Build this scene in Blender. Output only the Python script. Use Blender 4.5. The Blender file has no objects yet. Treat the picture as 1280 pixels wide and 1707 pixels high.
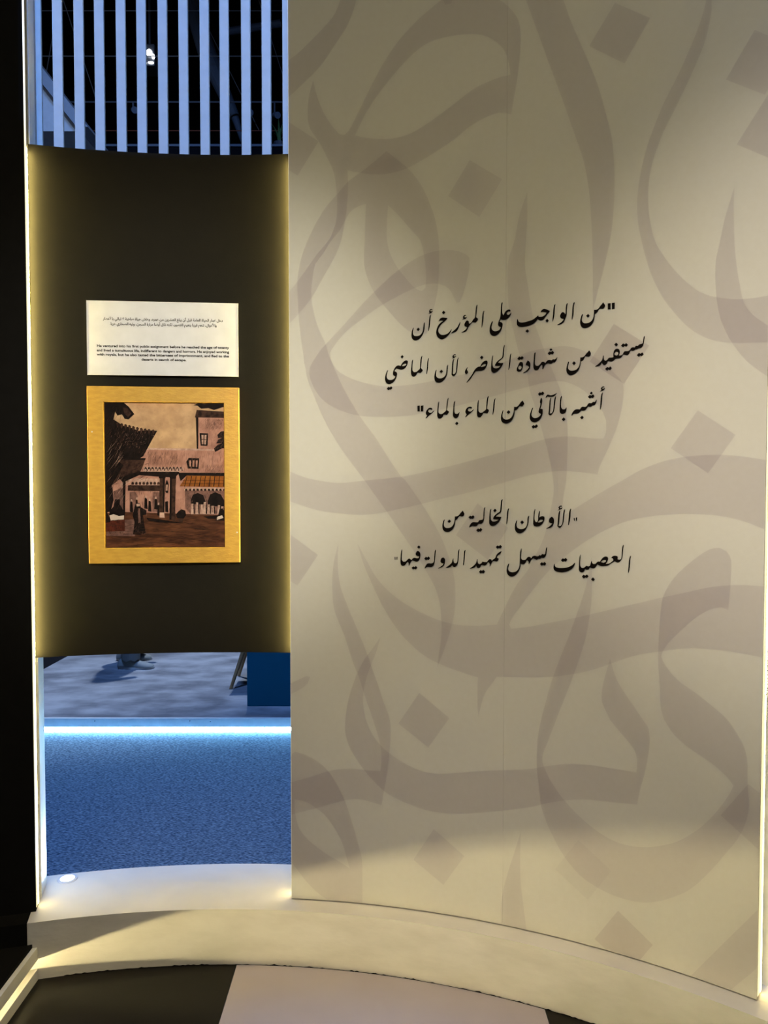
import bpy, bmesh, math, random
from mathutils import Vector, Matrix
from mathutils.geometry import tessellate_polygon

S = bpy.context.scene
COL = S.collection
R_ = math.radians
random.seed(7)

# ---------------------------------------------------------------- camera
cam = bpy.data.cameras.new('camera')
cam.sensor_fit = 'VERTICAL'; cam.sensor_height = 36.0
cam.lens = 36.0 * 1282.0 / 1707.0
cam.clip_start = 0.05
cam_o = bpy.data.objects.new('camera', cam); COL.objects.link(cam_o)
cam_o.location = (0, 0, 1.5); cam_o.rotation_euler = (R_(90 - 1.988), 0, 0)
S.camera = cam_o

# ---------------------------------------------------------------- colour management, world
S.view_settings.view_transform = 'Standard'; S.view_settings.look = 'None'
S.view_settings.exposure = 0.0; S.view_settings.gamma = 1.0
S.view_settings.use_curve_mapping = False
W = bpy.data.worlds.new('hall'); S.world = W; W.use_nodes = True
W.node_tree.nodes['Background'].inputs[0].default_value = (0.55, 0.6, 0.75, 1)
W.node_tree.nodes['Background'].inputs[1].default_value = 0.012

S.cycles.min_transparent_bounces = 8      # overlapping printed films stay free of grain
# ---------------------------------------------------------------- lamps
def aim(o, tgt):
    o.rotation_euler = (Vector(tgt) - o.location).to_track_quat('-Z', 'Y').to_euler()
def lamp(name, kind, loc, tgt, energy, col, size=.1, cone=60, blend=.5, size_y=None):
    l = bpy.data.lights.new(name, kind); l.energy = energy; l.color = col
    if kind == 'SPOT':
        l.spot_size = R_(cone); l.spot_blend = blend; l.shadow_soft_size = size
    if kind == 'AREA':
        l.shape = 'RECTANGLE'; l.size = size; l.size_y = size_y or size
    if kind == 'POINT':
        l.shadow_soft_size = size
    o = bpy.data.objects.new(name, l); COL.objects.link(o); o.location = loc; aim(o, tgt)
    return o
WARM = (1.0, 0.93, 0.78); WARM2 = (1.0, 0.90, 0.78); COOL = (0.20, 0.41, 1.0)
# added unseen warm spots and fill that brighten the pale wall
lamp('added_wall_spot', 'SPOT', (0.9, -1.3, 2.7), (-0.60, 2.42, 1.72), 470, (1.0, .95, .85), .10, 25, 1.0)
lamp('added_wall_spot', 'SPOT', (-1.4, -1.0, 2.7), (1.24, 1.80, 1.68), 335, WARM2, .10, 30, 1.0)
lamp('added_wall_spot', 'SPOT', (-0.2, -1.5, 2.7), (0.36, 2.28, 1.22), 62, (1.0, .90, .68), .10, 36, 1.0)
lamp('room_fill_lamp', 'AREA', (-0.4, -1.2, 3.2), (0.2, 2.3, 0.7), 31, (1.0, .91, .69), 1.6)
lamp('ledge_fill_lamp', 'SPOT', (-0.1, 0.7, 4.2), (0.05, 1.75, 0), 170, (1.0, .89, .80), .15, 50, 1.0)  # added to brighten the ledge and floor
# cool lighting of the hall: over the aisle behind the bay and over the stands beyond
lamp('aisle_flood_lamp', 'AREA', (-1.3, 3.3, 7.0), (-1.3, 3.8, 0), 350, COOL, 1.0)
lamp('hall_spot_lamp', 'SPOT', (-1.3, 7.5, 8.3), (-2.3, 6.2, 0), 2500, (0.70, 0.82, 1.0), .10, 31, .8)
lamp('canopy_fill_lamp', 'SPOT', (-2.4, 3.4, 6.6), (-3.6, 8.4, 6.0), 230, (0.42, 0.62, 1.0), .10, 40, .6)  # added to brighten the gable and rigging
# added unseen spot, masked onto the slats of the bay (masks are built below)
ADDED_SPOT = Vector((0.0, -1.4, 4.9))
lamp('added_slat_spot_lamp', 'SPOT', ADDED_SPOT, (-0.70, 2.5, 3.0), 560, (0.09, 0.34, 1.0), .002, 26, .1)
# ---------------------------------------------------------------- geometry of the round room
CX, CY = -0.4844, 0.071          # centre of the circle
R_PL, R_W, R_PAN, R_SL, R_BK = 2.286, 2.350, 2.400, 2.560, 2.575
Z_PL = 0.177                     # top of the plinth
Z_TOP = 3.60
def cyl(th, r, z):               # degrees from straight ahead, radius, height
    t = R_(th); return Vector((CX + r * math.sin(t), CY + r * math.cos(t), z))

# ---------------------------------------------------------------- materials
def mat(name, col, rough=.6, col2=None, scale=20, stretch=(1, 1, 1), bump=0, bscale=None, metal=0, spec=.5, detail=4, lo=.35, hi=.65, coat=0):
    m = bpy.data.materials.new(name); m.use_nodes = True
    nt = m.node_tree; b = nt.nodes['Principled BSDF']
    b.inputs['Roughness'].default_value = rough; b.inputs['Metallic'].default_value = metal
    b.inputs['Specular IOR Level'].default_value = spec
    b.inputs['Coat Weight'].default_value = coat
    tc = nt.nodes.new('ShaderNodeTexCoord'); mp = nt.nodes.new('ShaderNodeMapping')
    mp.inputs['Scale'].default_value = stretch
    nt.links.new(tc.outputs['Object'], mp.inputs['Vector'])
    n = nt.nodes.new('ShaderNodeTexNoise'); n.inputs['Scale'].default_value = scale; n.inputs['Detail'].default_value = detail
    nt.links.new(mp.outputs[0], n.inputs['Vector'])
    r = nt.nodes.new('ShaderNodeValToRGB')
    r.color_ramp.elements[0].position = lo; r.color_ramp.elements[1].position = hi
    c2 = col2 or tuple(c * .93 for c in col)
    r.color_ramp.elements[0].color = (*c2, 1); r.color_ramp.elements[1].color = (*col, 1)
    nt.links.new(n.outputs['Fac'], r.inputs['Fac']); nt.links.new(r.outputs['Color'], b.inputs['Base Color'])
    if bump:
        n2 = n
        if bscale:
            n2 = nt.nodes.new('ShaderNodeTexNoise'); n2.inputs['Scale'].default_value = bscale; n2.inputs['Detail'].default_value = 3
            nt.links.new(mp.outputs[0], n2.inputs['Vector'])
        bp = nt.nodes.new('ShaderNodeBump'); bp.inputs['Strength'].default_value = bump; bp.inputs['Distance'].default_value = .004
        nt.links.new(n2.outputs['Fac'], bp.inputs['Height']); nt.links.new(bp.outputs[0], b.inputs['Normal'])
    return m
def glow(name, col, strength):
    m = bpy.data.materials.new(name); m.use_nodes = True
    b = m.node_tree.nodes['Principled BSDF']; b.inputs['Base Color'].default_value = (.8, .8, .8, 1)
    b.inputs['Emission Color'].default_value = (*col, 1); b.inputs['Emission Strength'].default_value = strength
    return m
def film(name, col):             # translucent printed film laid over the wall fabric
    m = bpy.data.materials.new(name); m.use_nodes = True; nt = m.node_tree
    for n in list(nt.nodes): nt.nodes.remove(n)
    o = nt.nodes.new('ShaderNodeOutputMaterial'); t = nt.nodes.new('ShaderNodeBsdfTransparent')
    t.inputs[0].default_value = (*col, 1); nt.links.new(t.outputs[0], o.inputs['Surface'])
    return m
M = dict(
 wall=mat('wall_fabric', (.66, .635, .55), .85, (.65, .623, .536), 60, (1, 1, 1), .10, 900, spec=.15),
 black=mat('black_paint', (.006, .0055, .005), .85, (.005, .0045, .004), 30, bump=.05, spec=.1),
 panel=mat('black_panel_film', (.0085, .0075, .0056), .7, (.0072, .0064, .0048), 25, bump=.08, bscale=300, spec=.14),
 white=mat('white_paint', (.80, .78, .74), .55, (.74, .72, .67), 9, bump=.15, bscale=40, spec=.3),
 slat=mat('white_slat_paint', (.82, .82, .82), .5, spec=.3),
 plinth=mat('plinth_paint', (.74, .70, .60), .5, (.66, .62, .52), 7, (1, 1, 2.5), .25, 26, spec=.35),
 ledge=mat('plinth_top_lit', (.83, .78, .69), .55, (.78, .73, .64), 8, bump=.12, bscale=30, spec=.3),  # plinth colour lightened on top to imitate light from above
 gold=mat('gold_paint', (.61, .36, .052), .42, (.53, .30, .042), 34, (1, 1, 3), .2, 90, spec=.4),
 paper=mat('white_card', (.70, .71, .76), .7, spec=.2),
 ink=mat('black_ink', (.008, .006, .005), .9, spec=.04),
 filml=film('print_tint_light', (.955, .948, .958)),
 film=film('print_tint', (.912, .897, .917)),
 filmd=film('print_tint_dark', (.885, .862, .88)),
 darkfloor=mat('dark_vinyl', (.006, .005, .003), .33, (.009, .0075, .005), 5, bump=.03, bscale=60, spec=.16),
 palefloor=mat('pale_vinyl', (.52, .45, .44), .42, (.49, .42, .41), 6, bump=.03, bscale=90, spec=.35),
 carpet=mat('blue_carpet', (.30, .37, .46), .95, (.045, .068, .115), 75, (1, 4.2, 1), .7, spec=.1, detail=6, lo=.40, hi=.63),
 greycarpet=mat('grey_carpet', (.31, .32, .34), .95, (.14, .145, .16), 3.4, (1, 1.6, 1), .4, 120, spec=.1, detail=9),
 darkhall=mat('dark_hall', (.006, .006, .008), .9, spec=.1),
 counter=mat('blue_laminate', (.001, .11, .20), .6, (.001, .105, .19), 4, spec=.2),
 wood=mat('beech_wood', (.42, .27, .13), .5, (.30, .18, .08), 30, (1, 1, .2), .1),
 seat=mat('dark_seat', (.03, .03, .035), .5),
 canopy=mat('white_canopy', (.62, .64, .68), .8, spec=.2), canopyd=mat('grey_canopy_trim', (.33, .36, .42), .8, spec=.2),
 steel=mat('dull_steel', (.10, .11, .13), .5, metal=.4), cable=mat('cable', (.14, .13, .12), .6), rust=mat('orange_cable', (.22, .05, .02), .6),
 duct=mat('grey_duct', (.10, .13, .18), .6), leaf=mat('green_leaf', (.10, .22, .07), .5, (.05, .12, .03), 30),
 cloth=mat('grey_trousers', (.16, .17, .17), .9), shoe=mat('grey_suede', (.22, .24, .24), .8), sole=mat('white_rubber', (.6, .6, .6), .6), skin=mat('skin', (.45, .28, .2), .5), jacket=mat('dark_jacket', (.04, .045, .06), .8), hair=mat('dark_hair', (.02, .015, .012), .6),
 faceglow=glow('end_face_glow', (1.0, .88, .46), .9), hotled=glow('warm_light_tape', (1.0, .78, .24), 165.0), lowled=glow('warm_light_tape_low', (1.0, .80, .34), 17.0), slotled=glow('warm_slot_light', (1.0, .84, .45), 680.0), slotled2=glow('warm_slot_light_end', (1.0, .84, .45), 330.0), coolled=glow('cool_light_strip', (.26, .66, 1.0), 120.0),
 lens=glow('uplight_lens', (.80, .90, 1.0), 6.0), bulb=glow('hall_lamp_lens', (.95, .97, 1.0), 8.0),
 screw=mat('screw_head', (.02, .02, .025), .4, metal=.6), chrome=mat('uplight_ring', (.7, .7, .72), .4),
 p_sky=mat('print_sky', (.66, .42, .22), .6, (.48, .29, .15), 26, bump=.02, detail=8), p_pink=mat('print_pink', (.55, .28, .19), .6, (.40, .19, .13), 34, detail=9),
 p_shade=mat('print_shade', (.26, .13, .095), .6, (.12, .06, .045), 60, detail=9), p_dark=mat('print_dark', (.006, .0035, .0025), .55, (.014, .008, .006), 70, detail=8),
 p_brown=mat('print_brown', (.07, .033, .021), .6, (.02, .010, .007), 70, detail=9), p_tilelight=mat('print_light', (.62, .40, .30), .6, (.42, .24, .17), 90, detail=8),
 p_ground=mat('print_ground', (.135, .050, .022), .6, (.055, .020, .010), 22, (1, 1, 4), detail=10), p_groundline=mat('print_ground_line', (.04, .016, .009), .6, (.07, .03, .015), 50),
 p_orange=mat('print_orange', (.36, .12, .02), .6, (.22, .065, .012), 50), p_red=mat('print_red', (.12, .025, .012), .6, (.05, .014, .008), 80), p_white=mat('print_white', (.70, .56, .44), .6),
)
for k_, m_ in M.items():
    if k_.startswith('p_'): m_.node_tree.nodes['Principled BSDF'].inputs['Specular IOR Level'].default_value = .08
# ---------------------------------------------------------------- builders
def link(name, me, m, parent=None, smooth=False):
    o = bpy.data.objects.new(name, me); COL.objects.link(o)
    if m is not None and not me.materials: me.materials.append(m)
    if parent is not None: o.parent = parent
    if smooth:
        for p in me.polygons: p.use_smooth = True
    return o
def mesh(name, vs, fs, m, parent=None, smooth=False):
    me = bpy.data.meshes.new(name); me.from_pydata([tuple(v) for v in vs], [], fs); me.update()
    return link(name, me, m, parent, smooth)
def bm_obj(name, bm, m, parent=None, smooth=False):
    bmesh.ops.recalc_face_normals(bm, faces=bm.faces)
    me = bpy.data.meshes.new(name); bm.to_mesh(me); bm.free()
    return link(name, me, m, parent, smooth)
def box(name, lo, hi, m, parent=None, bevel=0):
    bm = bmesh.new(); bmesh.ops.create_cube(bm, size=1)
    for v in bm.verts: v.co = Vector((lo[i] + (hi[i] - lo[i]) * (v.co[i] + .5) for i in range(3)))
    if bevel: bmesh.ops.bevel(bm, geom=list(bm.edges), offset=bevel, segments=2, affect='EDGES', profile=.6)
    return bm_obj(name, bm, m, parent)
def tube_bm(bm, a, b, r0, r1=None, n=12):
    a, b = Vector(a), Vector(b); r1 = r0 if r1 is None else r1
    q = (b - a).to_track_quat('Z', 'Y'); ra, rb = [], []
    for i in range(n):
        t = 2 * math.pi * i / n; d = q @ Vector((math.cos(t), math.sin(t), 0))
        ra.append(bm.verts.new(a + d * r0)); rb.append(bm.verts.new(b + d * r1))
    for i in range(n): bm.faces.new((ra[i], ra[(i + 1) % n], rb[(i + 1) % n], rb[i]))
    bm.faces.new(ra[::-1]); bm.faces.new(rb)
def tube(name, a, b, r0, m, parent=None, r1=None, n=12):
    bm = bmesh.new(); tube_bm(bm, a, b, r0, r1, n); o = bm_obj(name, bm, m, parent)
    return o
def arc(name, t0, t1, r0, r1, z0, z1, m, parent=None, step=1.0, origin=None, mtop=None):
    """curved slab between two angles, two radii and two heights; facets break on whole degrees"""
    ts = [t0] + [t for t in [math.ceil(t0 / step) * step + i * step for i in range(400)] if t0 + 1e-4 < t < t1 - 1e-4] + [t1]
    vs, fs = [], []
    org = Vector(origin) if origin is not None else Vector((0, 0, 0))
    for t in ts:
        for r, z in ((r0, z0), (r1, z0), (r1, z1), (r0, z1)): vs.append(cyl(t, r, z) - org)
    n = len(ts)
    for i in range(n - 1):
        for k in range(4):
            a, b = i * 4 + k, i * 4 + (k + 1) % 4
            fs.append((a, b, b + 4, a + 4))
    fs.append((0, 3, 2, 1)); e = (n - 1) * 4; fs.append((e, e + 1, e + 2, e + 3))
    me = bpy.data.meshes.new(name); me.from_pydata([tuple(v) for v in vs], [], fs)
    bm = bmesh.new(); bm.from_mesh(me); bmesh.ops.recalc_face_normals(bm, faces=bm.faces); bm.to_mesh(me); bm.free()
    o = link(name, me, m, parent)
    if mtop is not None:
        me.materials.append(mtop)
        for p in me.polygons:
            if p.normal.z > .9: p.material_index = 1
    if origin is not None: o.location = org
    for p in me.polygons:
        if abs(p.normal.z) < .5: p.use_smooth = True
    bm = bmesh.new(); bm.from_mesh(me)
    for ed in bm.edges:
        if len(ed.link_faces) == 2 and ed.calc_face_angle(0) > R_(30): ed.smooth = False
    bm.to_mesh(me); bm.free()
    return o
def empty(name, loc, label=None, cat=None, group=None):
    o = bpy.data.objects.new(name, None); COL.objects.link(o); o.location = loc; o.empty_display_size = .1
    return tag(o, label, cat, group) if label else o
def tag(o, label, cat, group=None):
    o['label'] = label; o['category'] = cat
    if group: o['group'] = group
    return o
def struct(o, label=None):
    o['kind'] = 'structure'
    if label: o['label'] = label
    return o
def adopt(child, parent):
    child.parent = parent; child.matrix_parent_inverse = Matrix.Translation(-Vector(parent.location)); return child

# ---- outlines on the curved wall
def ring(s): v = [float(x) / 1000 for x in s.split()]; return [(v[i], v[i + 1]) for i in range(0, len(v), 2)]
def smooth_ring(p, step, corner=52):
    """closed Catmull-Rom through the points; sharp turns stay corners"""
    n = len(p); P = [Vector(q) for q in p]; T = []; sharp = []
    for i in range(n):
        a, b = P[i] - P[i - 1], P[(i + 1) % n] - P[i]
        ang = math.degrees(a.angle(b, 0)) if a.length > 1e-9 and b.length > 1e-9 else 0
        sharp.append(ang > corner); T.append((P[(i + 1) % n] - P[i - 1]) * .5)
    out = []
    for i in range(n):
        j = (i + 1) % n; L = (P[j] - P[i]).length; k = max(1, int(L / step))
        scale_i = min(1, L / max(T[i].length, 1e-9)); scale_j = min(1, L / max(T[j].length, 1e-9))
        ti = (P[j] - P[i]) if sharp[i] else T[i] * scale_i
        tj = (P[j] - P[i]) if sharp[j] else T[j] * scale_j
        for s in range(k):
            t = s / k; t2, t3 = t * t, t * t * t
            out.append(P[i] * (2 * t3 - 3 * t2 + 1) + ti * (t3 - 2 * t2 + t) + P[j] * (3 * t2 - 2 * t3) + tj * (t3 - t2))
    return out
def decal(name, shapes, r, m, parent, step, u0, u1, z0, corner=52):
    """flat print outlines (arc length, height) cut on whole degrees and rolled onto radius r"""
    bm = bmesh.new()
    for rings in shapes:
        loops = [[Vector((p.x, p.y, 0)) for p in smooth_ring(ring(s), step, corner)] for s in rings]
        flat = [v for l in loops for v in l]
        bv = [bm.verts.new(v) for v in flat]
        for t in tessellate_polygon(loops):
            try: bm.faces.new([bv[i] for i in t])
            except ValueError: pass
    def cut(co, no, clear):
        bmesh.ops.bisect_plane(bm, geom=list(bm.verts) + list(bm.edges) + list(bm.faces), plane_co=co, plane_no=no, clear_outer=clear)
    us = [v.co.x for v in bm.verts]; zs = [v.co.y for v in bm.verts]
    if max(us) > u1: cut((u1, 0, 0), (1, 0, 0), True)
    if min(us) < u0: cut((u0, 0, 0), (-1, 0, 0), True)
    if min(zs) < z0: cut((0, z0, 0), (0, -1, 0), True)
    lo, hi = min(v.co.x for v in bm.verts), max(v.co.x for v in bm.verts)
    d = R_W * math.pi / 180
    for k in range(math.ceil(lo / d), math.floor(hi / d) + 1): cut((k * d, 0, 0), (1, 0, 0), False)
    for v in bm.verts: v.co = cyl(math.degrees(v.co.x / R_W), r, v.co.y)
    for f in bm.faces:
        f.normal_update(); c = f.calc_center_median()
        if f.normal.dot(Vector((CX - c.x, CY - c.y, 0))) < 0: f.normal_flip()
    me = bpy.data.meshes.new(name); bm.to_mesh(me); bm.free()
    return link(name, me, m, parent)

# ================================================================ SETTING
WL, WR = 4.62, 37.80             # ends of the pale wall (degrees)
BL = -14.70                      # end of the black wall
# floor of the round room: dark vinyl with a pale runner; its blank is cut to the inside of the plinth
def room_floor(name, x0, x1, m, parent):
    xs = [x0 + (x1 - x0) * i / 24 for i in range(25)]; vs = []; fs = []
    r = R_PL + .004
    for x in xs:
        y = CY + math.sqrt(max(r * r - (x - CX) ** 2, 0.0)); vs += [(x, -2.2, 0), (x, max(y, -2.2), 0), (x, -2.2, -.01), (x, max(y, -2.2), -.01)]
    for i in range(24):
        a = i * 4; fs += [(a, a + 4, a + 5, a + 1), (a + 2, a + 3, a + 7, a + 6), (a + 1, a + 5, a + 7, a + 3), (a, a + 2, a + 6, a + 4)]
    fs += [(0, 1, 3, 2), (96, 98, 99, 97)]
    bm = bmesh.new(); bv = [bm.verts.new(v) for v in vs]
    for f in fs: bm.faces.new([bv[i] for i in f])
    return bm_obj(name, bm, m, parent)
floor = struct(empty('floor', (0, 0, 0)), 'floor of the round room, dark vinyl with a pale runner')
room_floor('dark_sheet', -1.06, -.4615, M['darkfloor'], floor)
room_floor('pale_runner', -.460, .460, M['palefloor'], floor)
room_floor('dark_sheet', .4615, 1.70, M['darkfloor'], floor)

# plinth that carries the walls, white in front of bay and pale wall, black under the black wall
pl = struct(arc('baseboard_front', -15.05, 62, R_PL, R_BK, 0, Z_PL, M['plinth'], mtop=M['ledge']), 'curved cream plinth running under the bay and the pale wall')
plb = struct(arc('baseboard_left', -48, -15.06, R_PL, R_BK, 0, Z_PL, M['black']), 'black painted plinth under the black wall')

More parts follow.
